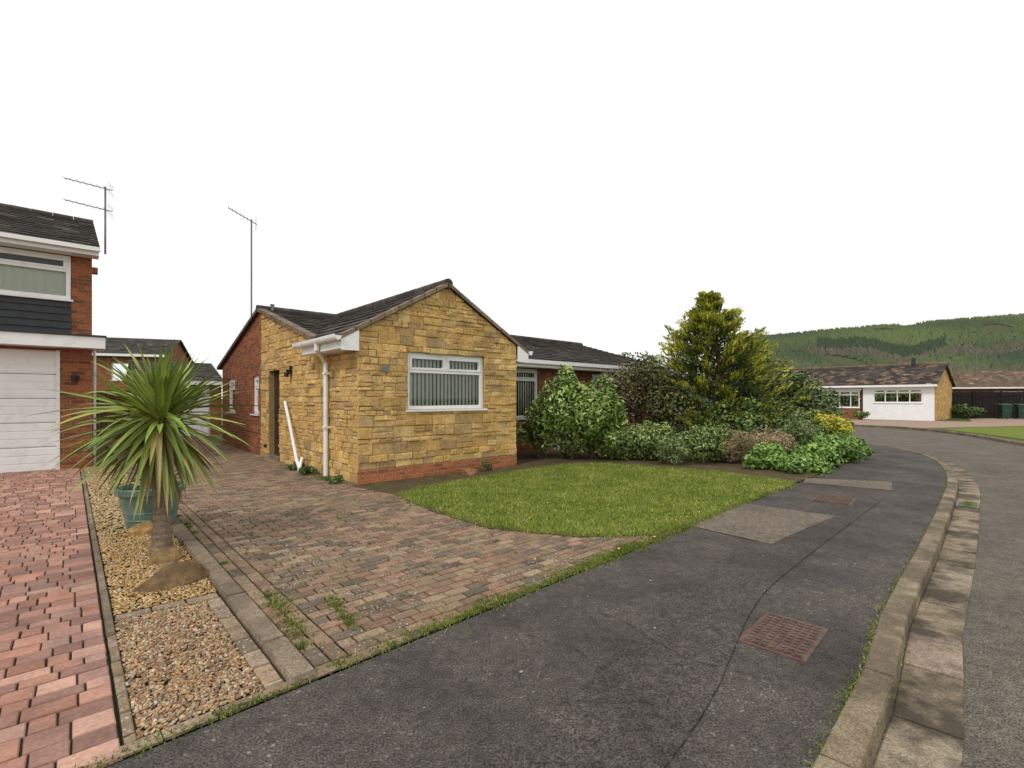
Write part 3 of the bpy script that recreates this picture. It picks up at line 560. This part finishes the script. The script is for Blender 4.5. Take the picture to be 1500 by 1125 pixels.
sheet('driveway_base',[L2W(-2.66,16),L2W(0,16),L2W(0,.0),(-1.5,7.4),(2.4,5.97),(-1.2,2.37),L2W(-2.66,-5.6)],-.010,'sand')
DRV=empty('block_paved_driveway',(OX,OY,0),RZ)
nw=(-UX+UY, UY+UX); cD=DG-(OY-OX)
mb=MB(); pos=lambda a,b,d:(a,b,d-.012); PV=[(.245,.17,.11),(.275,.195,.13),(.21,.15,.10),(.285,.21,.14),(.175,.13,.09),(.255,.18,.125),(.26,.16,.11),(.14,.115,.09),(.235,.145,.10)]
def pav(p,mat,pal,ins=(.0045,.008,.013),d=.013,k=1,off=0,tilt=.0025):
    p=clip(p,nw,cD+off)
    if len(p)<3 or area(p)<.0012: return
    c=random.choice(pal); q=U(.78,1.2)*k; block(mb,pos,p,d+U(-.003,.002),ins,mat,tuple(x*q for x in c),.002,tilt)
row=0; s=-6.2
while s<15:
    x=-2.44+(-.1 if row%2 else 0)
    lim=0.0 if s>0 else 4.6
    while x<lim:
        x1=min(x+.2,lim if s>0 else 9); x0=max(x,-2.44)
        if x1-x0>.03:
            wx,wy=L2W((x0+x1)/2,s+.05)
            if not (s<.2 and wx>-1.2 and wy>6.9) and not (wx>.9 and wy>5.9): pav([(x0,s),(x1,s),(x1,s+.1),(x0,s+.1)],'paver',PV,off=.09)
        x+=.2
    s+=.1; row+=1
s=-6.2
while s<15:
    for x in (-2.64,-2.54): pav([(x,s),(x+.1,s),(x+.1,s+.2),(x,s+.2)],'paver',PV,off=.09,k=.95)
    s+=.2
mb.build('block_pavers',DRV)
RD=empty('red_block_driveway',(OX,OY,0),RZ); mb=MB(); RP=[(.37,.195,.145),(.42,.23,.175),(.33,.175,.135),(.37,.235,.19),(.46,.28,.22),(.27,.155,.125),(.39,.20,.145),(.31,.18,.15)]
s=-11
while s<5.8:
    h=random.choice([.10,.13,.155]); x=-3.46
    while x>-8.6:
        w=random.choice([.10,.13,.155,.2]); pav([(x-w,s),(x,s),(x,s+h),(x-w,s+h)],'redpaver',RP,(.003,.006,.010)); x-=w
    s+=h
mb.build('red_block_pavers',RD)
sheet('red_driveway_base',[L2W(-3.46,5.82),L2W(-9,5.82),L2W(-9,-11),L2W(-3.46,-5.35)],-.010,'sand')
GB=empty('gravel_bed',(OX,OY,0),RZ)
mb=MB()
def ebar(x0,x1,s0,s1,z,st,mat='edging'):
    s=s0
    while s<s1-.05:
        e=min(s+st,s1); k=U(.8,1.1); p=clip([(x0,s+.004),(x1,s+.004),(x1,e-.004),(x0,e-.004)],nw,cD+.03)
        if len(p)>=3: block(mb,lambda a,b,d:(a,b,d-.08),p,z+.08,(0,.004,.012),mat,(k,k*.97,k*.92),.002,.002)
        s=e
ebar(-2.79,-2.655,-5.7,12,.035,.9); mb.build('concrete_edging',GB)
mb=MB(); ebar(-3.455,-3.40,-4.0,5.7,.012,.9); mb.build('thin_edging',GB)
mb=MB(); BP=[(.27,.20,.135),(.31,.22,.15),(.22,.17,.12),(.34,.26,.19)]
x=-3.4
while x<-2.83: pav([(x,-3.78),(x+.2,-3.78),(x+.2,-3.68),(x,-3.68)],'paver',BP,d=.02); x+=.2
s=-5.8
while s<-3.8: pav([(-2.90,s),(-2.795,s),(-2.795,s+.2),(-2.90,s+.2)],'paver',BP,d=.018,off=.13); s+=.2
s=-6
while s<-4.0: pav([(-3.455,s),(-3.40,s),(-3.40,s+.2),(-3.455,s+.2)],'paver',BP,d=.014,off=.13); s+=.2
mb.build('brick_edging',GB)
mb=MB(); t=-2.7
while t<4.2:
    d=.7071; x0=t*d;  
    a=Vector((-.0+x0,DG+x0)); e=Vector((d,d)); n=Vector((-d,d)); c=random.choice(BP); k=U(.7,1.1)
    p=[tuple(a+n*.012),tuple(a+e*.2+n*.012),tuple(a+e*.2+n*.085),tuple(a+n*.085)]
    block(mb,lambda X,Y,dd:(X,Y,dd-.012),p,.012,(.0,.0,.0),'paver',tuple(q*k for q in c),.001,.002); t+=.206
mb.build('pavement_edge_bricks')
gpoly=[L2W(-3.4,6),L2W(-2.79,6),L2W(-2.79,-5.25),L2W(-3.455,-5.3)]
sheet('gravel_base',clip(gpoly,(-1,1),DG+.125),-.008,'sand')
ico=np.array([(0,0,-1),(.72,-.53,-.45),(-.28,-.85,-.45),(-.89,0,-.45),(-.28,.85,-.45),(.72,.53,-.45),(.28,-.85,.45),(-.72,-.53,.45),(-.72,.53,.45),(.28,.85,.45),(.89,0,.45),(0,0,1)])
icf=np.array([(0,1,2),(1,0,5),(0,2,3),(0,3,4),(0,4,5),(1,5,10),(2,1,6),(3,2,7),(4,3,8),(5,4,9),(1,10,6),(2,6,7),(3,7,8),(4,8,9),(5,9,10),(6,10,11),(7,6,11),(8,7,11),(9,8,11),(10,9,11)])
def pebbles(name,P,r0,r1,z,parent=None,pal=None):
    n=len(P); r=RNG.uniform(r0,r1,n)[:,None,None]; sc=np.stack([RNG.uniform(.8,1.4,n),RNG.uniform(.7,1.1,n),RNG.uniform(.45,.8,n)],1)[:,None,:]
    a=RNG.uniform(0,2*np.pi,n); ca,sa=np.cos(a),np.sin(a); V=(ico[None]*(1+RNG.normal(0,.08,(n,12,1))))*sc*r; tl=RNG.normal(0,.35,n)
    V2=V.copy(); V2[...,0]=V[...,0]*ca[:,None]-V[...,1]*sa[:,None]; V2[...,1]=V[...,0]*sa[:,None]+V[...,1]*ca[:,None]; V2[...,2]=V[...,2]+V[...,0]*tl[:,None]
    V2+=np.column_stack([P,z+RNG.uniform(-.003,.010,n)])[:,None,:]; F=(icf[None]+12*np.arange(n)[:,None,None]).reshape(-1,3)
    pal=np.array(pal or [(.46,.31,.17),(.34,.21,.115),(.52,.41,.27),(.24,.17,.12),(.46,.26,.11),(.50,.35,.19),(.33,.24,.16),(.55,.48,.37),(.40,.21,.10),(.28,.2,.13)]); c=np.repeat(pal[RNG.integers(0,len(pal),n)]*RNG.uniform(.7,1.1,(n,1)),20,axis=0)
    return fast(name,V2.reshape(-1,3),F,c,'pebble',parent,True)
def lp(n,w0,w1,s0,s1):
    w=RNG.uniform(w0,w1,n);s=RNG.uniform(s0,s1,n); P=np.column_stack([OX+UX*w-UY*s,OY+UY*w+UX*s]); return P[(P[:,1]-P[:,0])>DG+.13]
GR=empty('gravel')
pebbles('near_gravel',lp(8500,-3.40,-2.9,-5.7,-3.79),.006,.0125,-.002,GR)
pebbles('mid_gravel',lp(6500,-3.395,-2.8,-3.67,-1.2),.007,.013,-.002,GR,[(.58,.38,.15),(.50,.30,.12),(.62,.47,.25),(.38,.23,.1),(.62,.53,.38),(.54,.32,.11)])
pebbles('far_gravel',lp(6000,-3.395,-2.8,-1.2,5.8),.011,.018,-.002,GR,[(.52,.36,.17),(.42,.28,.13),(.6,.48,.3)])
pebbles('loose_stones',np.array([(-.32,1.72),(-.41,2.3),(1.1,3.9),(.2,3.3),(.9,3.1),(2.3,4.5),(1.9,3.7),(.05,2.6),(3.0,4.3)]),.005,.010,.006,None,[(.42,.38,.33),(.34,.3,.24)])
def rock(name,x,y,r,h,col=(.2,.15,.09)):
    bm=bmesh.new(); bmesh.ops.create_icosphere(bm,subdivisions=3,radius=1)
    from mathutils import noise as N
    o=Vector((x*3,y*3,0)); pl=[(Vector((U(-1,1),U(-1,1),U(-.2,1))).normalized(),U(.55,.85)) for _ in range(9)]
    for v in bm.verts:
        k=1+.3*N.noise(v.co*1.1+o); v.co*=k
        for n,d in pl:
            e=v.co.dot(n)-d
            if e>0: v.co-=n*e
        v.co+=v.co.normalized()*.06*N.noise(v.co*5+o); v.co=Vector((v.co.x*r[0],v.co.y*r[1],max(-.2,v.co.z)*h))
    me=bpy.data.meshes.new(name); bm.to_mesh(me); bm.free(); me.materials.append(MT['rock']); ca=me.color_attributes.new('Col','FLOAT_COLOR','CORNER'); ca.data.foreach_set('color',[*col,1]*len(me.loops))
    ob=bpy.data.objects.new(name,me); ob.location=(x,y,0); ob.rotation_euler=(0,0,U(-.3,.3)+.7); return link(ob)
rock('garden_rock',-2.66,3.86,(.28,.16),.15,(.15,.10,.05)); rock('garden_rock',-3.08,4.40,(.16,.12),.13,(.24,.155,.07)); rock('garden_rock',-3.95,5.3,(.16,.12),.17,(.36,.23,.09)); rock('garden_rock',-.78,9.35,(.2,.11),.17,(.28,.15,.07)); rock('garden_rock',-2.9,4.15,(.12,.09),.09,(.26,.18,.11))
def cover(x,y,w,l,ang):
    e=empty('drain_cover',(x,y,.003),ang); mb=MB(); mb.box(-l/2-.025,l/2+.025,-w/2-.025,w/2+.025,-.005,.003,'iron'); mb.box(-l/2,l/2,-w/2,w/2,.0032,.007,'iron')
    nx=int(l/.042);ny=int(w/.042)
    for i in range(nx):
        for j in range(ny): X=-l/2+(i+.5)*l/nx;Y=-w/2+(j+.5)*w/ny; mb.box(X-.014,X+.014,Y-.014,Y+.014,.0072,.013,'iron')
    mb.build('ribbed_plate',e,bevel=.0015)
cover(1.67,3.015,.31,.5,.80); cover(4.62,7.05,.42,.6,.85)
mb=MB()
for i in range(7): mb.box(-.15+i*.045,-.128+i*.045,-.1,.1,0,.01,'metal')
mb.box(-.18,.18,-.12,-.1,0,.011,'metal'); mb.box(-.18,.18,.1,.12,0,.011,'metal'); gd=mb.build('gully_grate'); gd.location=(6.58,7.10,-.092); gd.rotation_euler=(0,0,.8)
# ================================================================== PLANTS
def quads(C,T,Bv,ln,wd):
    n=len(C); V=np.empty((n,4,3)); V[:,0]=C-T*ln[:,None]; V[:,1]=C+Bv*wd[:,None]; V[:,2]=C+T*ln[:,None]; V[:,3]=C-Bv*wd[:,None]; return V.reshape(-1,3),np.arange(4*n).reshape(-1,4)
def unit(v): return v/np.linalg.norm(v,axis=1,keepdims=True)
def leafset(C,Nd,size,asp,flop=.7):
    n=len(C); Nn=unit(Nd+RNG.normal(0,flop,(n,3))); T=unit(np.cross(Nn,RNG.normal(0,1,(n,3)))); Bv=np.cross(Nn,T); ln=size*RNG.uniform(.6,1.3,n); return quads(C,T,Bv,ln,ln*asp)
def bush(name,lumps,n,size,pal,asp=.45,tips=None,trunk=True,flop=.7):
    e=empty(name,(0,0,0)); L=np.array([(*l[0],*l[1]) for l in lumps],float); sub=[]
    for l in L:
        k=16
        d=unit(RNG.normal(0,1,(k,3))); d[:,2]=np.abs(d[:,2])*1.0-.15; c=l[:3]+d*l[3:]*RNG.uniform(.55,1.0,(k,1)); r=l[3:]*RNG.uniform(.2,.46,(k,1)); sub.append(np.hstack([c,r,np.full((k,1),1)]))
        sub.append(np.array([[*l[:3],*(l[3:]*.72),.8]]))
    S=np.vstack(sub); vol=(S[:,3]*S[:,4]*S[:,5])**.67; pick=RNG.choice(len(S),n,p=vol/vol.sum()); s=S[pick]; d=unit(RNG.normal(0,1,(n,3))); rr=RNG.uniform(.6,1.15,n)**.7
    C=s[:,:3]+d*s[:,3:6]*rr[:,None]; k=C[:,2]>.01; C=C[k];d=d[k];pick=pick[k]; V,F=leafset(C,d+np.array([0,0,.5]),size,asp,flop)
    pal=np.array(pal); tone=RNG.uniform(.6,1.3,len(S))[pick]; ci=(RNG.integers(0,len(pal),len(S))[pick]+(RNG.random(len(C))<.35)*RNG.integers(0,len(pal),len(C)))%len(pal)
    c=pal[ci]*(tone*RNG.uniform(.7,1.3,len(C)))[:,None]
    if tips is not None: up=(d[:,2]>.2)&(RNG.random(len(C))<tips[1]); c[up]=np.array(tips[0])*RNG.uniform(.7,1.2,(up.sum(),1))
    fast('foliage',V,F,c,'leaf',e)
    if trunk:
        mb=MB()
        for l in L:
            for i in range(5):
                a=U(0,6.28); x,y=l[0]+U(-.1,.1),l[1]+U(-.1,.1); mb.tube([(x,y,-.02),(x+math.cos(a)*l[3]*.25,y+math.sin(a)*l[4]*.25,l[2]*.5),(x+math.cos(a)*l[3]*.6,y+math.sin(a)*l[4]*.6,l[2]+l[5]*.4)],[.03,.022,.008],'bark',(.09,.065,.045),6)
        mb.build('stems',e)
    return e
G1=[(.14,.22,.04),(.095,.16,.03),(.20,.27,.06),(.06,.11,.024)]
GD=[(.05,.085,.024),(.075,.115,.03),(.035,.06,.018),(.10,.14,.04)]
GRD=[(.085,.065,.035),(.055,.08,.026),(.10,.075,.04),(.07,.10,.03)]
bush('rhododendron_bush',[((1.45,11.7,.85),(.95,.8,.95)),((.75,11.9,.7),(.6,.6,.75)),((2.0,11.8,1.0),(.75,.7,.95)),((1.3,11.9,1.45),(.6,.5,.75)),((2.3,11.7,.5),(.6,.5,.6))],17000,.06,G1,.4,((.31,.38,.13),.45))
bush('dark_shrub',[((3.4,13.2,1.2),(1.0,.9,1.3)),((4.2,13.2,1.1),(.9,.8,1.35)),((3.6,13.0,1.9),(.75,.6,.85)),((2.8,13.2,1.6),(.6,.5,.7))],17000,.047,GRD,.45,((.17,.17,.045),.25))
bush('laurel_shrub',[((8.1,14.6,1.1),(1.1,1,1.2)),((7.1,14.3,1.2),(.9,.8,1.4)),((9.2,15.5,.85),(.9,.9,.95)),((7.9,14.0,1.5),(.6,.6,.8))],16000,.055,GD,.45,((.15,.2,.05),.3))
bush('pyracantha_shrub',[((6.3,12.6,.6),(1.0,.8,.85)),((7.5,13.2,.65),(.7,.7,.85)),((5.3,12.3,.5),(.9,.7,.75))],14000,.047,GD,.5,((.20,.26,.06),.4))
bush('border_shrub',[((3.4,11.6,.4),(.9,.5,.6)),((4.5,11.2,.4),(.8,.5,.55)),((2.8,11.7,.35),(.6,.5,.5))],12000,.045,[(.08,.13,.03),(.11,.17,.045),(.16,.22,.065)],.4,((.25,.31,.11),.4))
bush('ground_cover_plant',[((5.7,9.75,.12),(.5,.38,.28)),((6.5,10.4,.17),(.6,.42,.36)),((7.3,11.2,.2),(.6,.45,.38)),((8.1,12.0,.2),(.5,.4,.38)),((5.3,10.2,.17),(.45,.35,.34)),((8.6,12.6,.18),(.4,.35,.3))],17000,.044,[(.11,.21,.04),(.15,.26,.055),(.08,.15,.03)],.55,((.21,.33,.08),.45),False)
bush('heather_bush',[((5.6,10.9,.4),(.75,.5,.4)),((4.9,11.0,.33),(.5,.4,.38))],9000,.04,[(.30,.21,.14),(.36,.26,.17),(.17,.17,.07),(.24,.18,.10)],.16,((.42,.32,.21),.3),True,1.0)
bush('yellow_euphorbia',[((8.1,12.55,.7),(.42,.4,.42)),((8.65,13.3,.62),(.4,.4,.4))],6500,.042,[(.24,.28,.04),(.17,.22,.035)],.45,((.58,.48,.03),.6))
bush('feathery_shrub',[((3.55,10.8,.25),(.35,.3,.35)),((6.7,11.5,.6),(.5,.4,.5)),((7.3,12.0,.45),(.4,.4,.4))],7000,.04,[(.10,.15,.05),(.14,.18,.075)],.3,((.2,.25,.11),.4))
bush('small_garden_shrub',[((23.2,35.0,.35),(.5,.4,.35)),((24.0,33.8,.3),(.6,.4,.3)),((21.5,36,.3),(.5,.5,.4))],4000,.06,G1,.5,((.5,.3,.35),.08))
bush('garden_shrub',[((32.3,35.2,.5),(.5,.5,.7)),((33.6,35.8,.4),(.8,.4,.5))],4000,.07,GD,.5)
bush('rear_garden_tree',[((5.2,24,2.3),(1.6,1.2,1.4)),((6.5,22.5,2.1),(1.3,1.2,1.3))],6000,.11,GD,.5)
def conifer(name,x0,y0):
    e=empty(name,(x0,y0,0)); hs=[0.1,.6,1.2,1.9,2.6,3.1,3.5,3.9,4.2,4.42]; rs=[1.35,1.6,1.68,1.60,1.42,1.18,.84,.46,.22,.05]
    mb=MB(); mb.tube([(.1,0,-.05),(.05,0,1.5),(-.15,0,3),(-.38,0,4.2)],[.13,.1,.06,.015],'bark',(.10,.06,.035),10); Cs=[];Ns=[];cs=[];Ts=[]
    for i in range(470):
        h=.1+4.2*(R()**.85) if i>12 else 4.0+.35*R(); a=U(0,2*math.pi); r=np.interp(h,hs,rs)*(U(.72,1.05) if R()<.82 else U(1.08,1.34)); r*=1+.14*math.sin(a*3+h*2.2)
        cx=.1-.11*h; up=U(.15,.6); base=Vector((cx,0,max(.02,h-r*up*.9))); tip=Vector((cx+math.cos(a)*r,math.sin(a)*r,h+.05))
        if i<150: mb.tube([base,base.lerp(tip,.5)-Vector((0,0,.05)),tip],[.022,.014,.004],'bark',(.10,.06,.035),5,False)
        dirv=(tip-base).normalized(); m_=90; t=RNG.uniform(.35,1.04,m_)**.7; sp=(.05+.15*(1-t))*np.minimum(1,r+.3)
        off=RNG.normal(0,1,(m_,3))*sp[:,None]*np.array([1,1,.5]); P=np.array(base)+np.outer(t,np.array(tip-base))+off; P[:,2]-=.08*np.sin(t*3)
        Cs.append(P); Ns.append(np.tile([math.cos(a)*.5,math.sin(a)*.5,.7],(m_,1))); tt=np.array([dirv.x,dirv.y,dirv.z+.5])+RNG.normal(0,.35,(m_,3)); Ts.append(tt)
        g=np.clip((t-.64)/.32,0,1)[:,None]*U(.35,1.1)*(1 if h>1.6 else .55); tone=U(.7,1.2); cs.append(((1-g)*np.array([.035,.062,.015])+g*np.array([.40,.40,.045]))*tone*RNG.uniform(.7,1.3,(m_,1)))
    C=np.vstack(Cs);N=np.vstack(Ns);T=unit(np.vstack(Ts)); Bv=unit(np.cross(T,unit(N+RNG.normal(0,.6,N.shape)))); n=len(C); ln=.055*RNG.uniform(.6,1.4,n); k=C[:,2]>0; V,F=quads(C[k],T[k],Bv[k],ln[k],ln[k]*.32); fast('foliage',V,F,np.vstack(cs)[k],'leaf',e); mb.build('trunk_and_branches',e)
conifer('golden_conifer_tree',5.72,13.4)
def straps(name,c,n,L,w,el0,el1,parent,pal,drf=1.0):
    V=[];F=[];cols=[];sg=8
    for i in range(n):
        a=U(0,2*math.pi); el=math.radians(el0+(el1-el0)*(R()**.85)); l=L*U(.72,1.1)*(1-.18*max(0,el)); d=Vector((math.cos(a)*math.cos(el),math.sin(a)*math.cos(el),math.sin(el))); p=Vector(c)+Vector((d.x*.04,d.y*.04,U(-.07,.09))); step=l/sg; drp=U(.008,.06)*drf
        cc=random.choice(pal); k=U(.65,1.3)
        if el<-.35 and R()<.35: cc=(.32,.24,.10)
        b=len(V); tws=((i*1.7)%1)*.9-.45
        for j in range(sg+1):
            t=j/sg; ww=w*(.6+1.15*t if t<.35 else 1.0*(1-((t-.35)/.65)**1.9))*.5; side=d.cross(Z3)
            side=side.normalized() if side.length>.05 else Vector((1,0,0)); side.rotate(Matrix.Rotation(tws,3,d)); nr=side.cross(d).normalized()
            V+= [p-side*ww+nr*ww*.4,p,p+side*ww+nr*ww*.4]; p=p+d*step; d=(d+Vector((0,0,-drp*(1+2*t)))).normalized()
        for j in range(sg):
            q=b+3*j; F+=[(q,q+1,q+4,q+3),(q+1,q+2,q+5,q+4)]; t=j/sg; y=(1-t)*.35; c0=tuple((cc[m]*(1-y)+(.50,.46,.13)[m]*y)*k for m in range(3)); cols+=[c0,tuple(x*.75 for x in c0)]
    fast(name,[tuple(v) for v in V],F,cols,'leaf',parent)
CT=empty('cordyline_tree',(-3.379,4.724,0)); CP=[(.13,.23,.035),(.18,.28,.055),(.09,.17,.03),(.27,.34,.08),(.15,.25,.05)]
straps('strap_leaves',(0,0,1.25),240,.88,.050,-62,84,CT,CP); straps('young_leaves',(0,0,1.3),50,.6,.04,45,84,CT,[(.27,.34,.09),(.2,.28,.07)],.5)
straps('drooping_leaves',(0,0,1.12),55,.78,.046,-75,-20,CT,[(.2,.26,.06),(.32,.27,.10),(.15,.21,.045)])
mb=MB(); pts=[];rd=[]
for i in range(46): z=-.02+i*1.33/45; pts.append((.012*math.sin(z*5),.01*math.cos(z*4),z)); rd.append((.066+.035*math.exp(-z*7)-.008*z)*(1+.06*(i%2)+U(-.02,.02)))
mb.tube(pts,rd,'bark',(.24,.185,.13),14); mb.build('trunk',CT,False)
PT=empty('plant_pot',(-4.08,5.56,0)); mb=MB(); pr=[(.0,.01),(.2,.01),(.225,.05),(.285,.33),(.29,.38),(.33,.40),(.335,.46),(.31,.47),(.295,.44),(.29,.40),(.0,.40)]; k=32
for (r0,z0),(r1,z1) in zip(pr,pr[1:]):
    for j in range(k):
        a=2*math.pi*j/k;b=2*math.pi*(j+1)/k; mb.face([(r0*math.cos(a),r0*math.sin(a),z0),(r0*math.cos(b),r0*math.sin(b),z0),(r1*math.cos(b),r1*math.sin(b),z1),(r1*math.cos(a),r1*math.sin(a),z1)],'soil' if z0==.40 and z1==.40 and r1==0 else 'pot')
for z in (.12,.2): mb.tube([( (.225+(z-.05)*.214)*math.cos(2*math.pi*j/32),(.225+(z-.05)*.214)*math.sin(2*math.pi*j/32),z) for j in range(33)],.006,'pot',k=6)
mb.build('pot',PT); straps('pot_plant_leaves',(0,0,.5),60,.5,.024,-10,85,PT,[(.11,.18,.04),(.16,.23,.06)])
W_=[]
def wd(w,s,r,n): 
    c=np.array(L2W(w,s)); W_.append(c+RNG.normal(0,r,(n,2)))
for i in range(26): wd(-.1-abs(random.gauss(0,.06)),U(.0,2.6),.05,60)
for i in range(22): wd(-2.62,U(-5,3),.02,40)
for i in range(12): wd(U(.0,3.4),-.15-abs(random.gauss(0,.1)),.05,40)
for i in range(110): wd(round(U(-2.4,.6)/.1)*.1,U(-4.8,0),.008,9)
Wp=np.vstack(W_); Wp=Wp[(Wp[:,1]-Wp[:,0])>DG]; blades('wall_weeds',Wp,0,.026,.006,[(.09,.15,.03),(.13,.21,.035),(.16,.23,.045)])
bush('ivy_plant',[((*L2W(-.22,1.75),.06),(.16,.16,.1)),((*L2W(-.15,2.6),.06),(.12,.3,.1)),((*L2W(-.2,.5),.04),(.1,.25,.06))],1500,.028,[(.07,.12,.03),(.1,.16,.04)],.6,None,False)
bush('young_rose_plant',[((*L2W(2.55,-.25),.12),(.08,.08,.12))],160,.026,[(.09,.15,.03)],.5,None,True)
# ================================================================== HILL
pxs=np.array([-.3,.1,.22,.32,.42,.47,.5,.625,.764,.903,1.04,1.3,1.8,2.6])
es=np.array([0,.002,.008,.02,.065,.11,.124,.137,.149,.160,.170,.18,.165,.12])
def hz(t,r):
    e=np.interp(t,pxs,es); f=np.clip((r-170)/(620-170),0,1); f=f*f*(3-2*f)*.86+f*.14; u=np.sin(t*31+r*.011)*.018+np.sin(t*13-r*.02)*.03+np.sin(t*57+r*.03)*.008
    back=np.clip(1-(r-620)/500,0,1); return r*e*np.where(r<620,f,1)*(1+u*(1-f)*1.2)*np.where(r>620,.62+.38*back,1)
nt_,nr_=150,46; ts=np.linspace(-.3,2.6,nt_); rs_=np.concatenate([np.linspace(170,620,34),np.linspace(650,1100,12)]); V=[];F=[]
for i,t in enumerate(ts):
    for j,r in enumerate(rs_): V.append((t*r,r,float(hz(t,r))-.1))
for i in range(nt_-1):
    for j in range(nr_-1): F.append((i*nr_+j,(i+1)*nr_+j,(i+1)*nr_+j+1,i*nr_+j+1))
fast('hill',V,F,np.tile((.07,.08,.04),(len(F),1)),'forest',None,True)
n=30000; t=RNG.uniform(.3,1.5,n); r=170+455*RNG.uniform(0,1,n)**.75; x=t*r; z=hz(t,r)
patch=np.sin(t*23+np.sin(r*.017)*1.7)+np.sin(r*.028+t*9)+.5*np.sin(t*61+r*.05); keep=(patch>-1.6); x,r,z,t=x[keep],r[keep],z[keep],t[keep]; n=len(x)
h=RNG.uniform(2.6,5.2,n)*np.interp(r,[170,600],[.8,1.0]); w=h*RNG.uniform(.28,.45,n); kf=6; V=np.empty((n,kf+1,3))
for k in range(kf): a=k*2*np.pi/kf; rr=w*RNG.uniform(.8,1.2,n); V[:,k]=np.column_stack([x+rr*np.cos(a),r+rr*np.sin(a),z-.3+h*RNG.uniform(.0,.2,n)])
V[:,kf]=np.column_stack([x,r,z+h]); F=(np.array([(k,(k+1)%kf,kf) for k in range(kf)])[None]+(kf+1)*np.arange(n)[:,None,None]).reshape(-1,3)
light=np.array([.095,.125,.042]);dark=np.array([.042,.062,.030]);brown=np.array([.10,.08,.062])
fr_=(z/r); g=np.clip(.5+.3*np.sin(t*17+1+r*.012)+.25*np.sin(r*.045+t*5)+(fr_-.09)*4,0,1)[:,None]; c=light*g+dark*(1-g)
wv=.010*np.sin(t*14)+.006*np.sin(t*37); band=(np.abs(fr_-.112-wv)<.011)&(np.sin(t*9+2)>-.5)&(t>.62); c[band]=dark*.8; band2=(np.abs(fr_-.094-wv)<.008)&(RNG.random(n)<.7)&(t>.6); c[band2]=brown; band3=(np.abs(fr_-.048-wv)<.014)&(RNG.random(n)<.35); c[band3]=brown
c=c*RNG.uniform(.8,1.2,(n,1))+np.array([.020,.023,.021]); fast('hillside_forest',V.reshape(-1,3),F,np.repeat(c,kf,axis=0),'forest')  # constant pale offset paints distance haze into the tree colours
lm=[]
for i in range(26): xx=U(.42,1.5); yy=U(75,110); lm.append(((xx*yy,yy,1.6),(U(2,4),U(2,4),U(1.6,3.4))))
bush('distant_tree_belt',lm,20000,.38,GD+[(.10,.12,.05),(.13,.105,.06)],.6,None,False)
# ================================================================== SKY, SUN, CAMERA
wd_=bpy.data.worlds.new('World'); scene.world=wd_; wd_.use_nodes=True; t=wd_.node_tree; bg=t.nodes['Background']
sun_dir=Vector((-.35,-.62,.8)).normalized(); el=math.asin(sun_dir.z); az=math.atan2(sun_dir.x,sun_dir.y)
sky=t.nodes.new('ShaderNodeTexSky'); sky.sky_type='NISHITA'; sky.sun_disc=False; sky.sun_elevation=el; sky.sun_rotation=az
hs=t.nodes.new('ShaderNodeHueSaturation'); hs.inputs['Saturation'].default_value=.12; t.links.new(sky.outputs[0],hs.inputs['Color'])
tc=t.nodes.new('ShaderNodeTexCoord'); nz=t.nodes.new('ShaderNodeTexNoise'); nz.inputs['Scale'].default_value=1.6; nz.inputs['Detail'].default_value=4; t.links.new(tc.outputs['Generated'],nz.inputs['Vector'])
rp=t.nodes.new('ShaderNodeValToRGB'); rp.color_ramp.elements[0].position=.3; rp.color_ramp.elements[1].position=.6; rp.color_ramp.elements[0].color=(.90,.90,.905,1); rp.color_ramp.elements[1].color=(1,1,.995,1); t.links.new(nz.outputs[0],rp.inputs[0])
ml=t.nodes.new('ShaderNodeMix'); ml.data_type='RGBA'; ml.blend_type='MULTIPLY'; ml.inputs[0].default_value=1; t.links.new(rp.outputs[0],ml.inputs[6]); ml.inputs[7].default_value=(11.9,11.8,11.7,1)
mx=t.nodes.new('ShaderNodeMix'); mx.data_type='RGBA'; mx.inputs[0].default_value=.86; t.links.new(hs.outputs[0],mx.inputs[6]); t.links.new(ml.outputs[2],mx.inputs[7]); t.links.new(mx.outputs[2],bg.inputs[0]); bg.inputs[1].default_value=.1
sl=bpy.data.lights.new('sun','SUN'); sl.energy=1.5; sl.angle=math.radians(10.5); sl.color=(1,.95,.87); so=link(bpy.data.objects.new('sun',sl)); so.rotation_euler=sun_dir.to_track_quat('Z','Y').to_euler()
cd=bpy.data.cameras.new('camera'); cd.sensor_width=36; cd.lens=36*720/1500; cd.shift_y=21.5/1500; cd.clip_start=.05; cd.clip_end=6000; co=link(bpy.data.objects.new('camera',cd)); co.location=(0,0,1.45); co.rotation_euler=(math.pi/2,0,0); scene.camera=co
scene.view_settings.view_transform='Standard'; scene.view_settings.look='None'; scene.view_settings.exposure=0
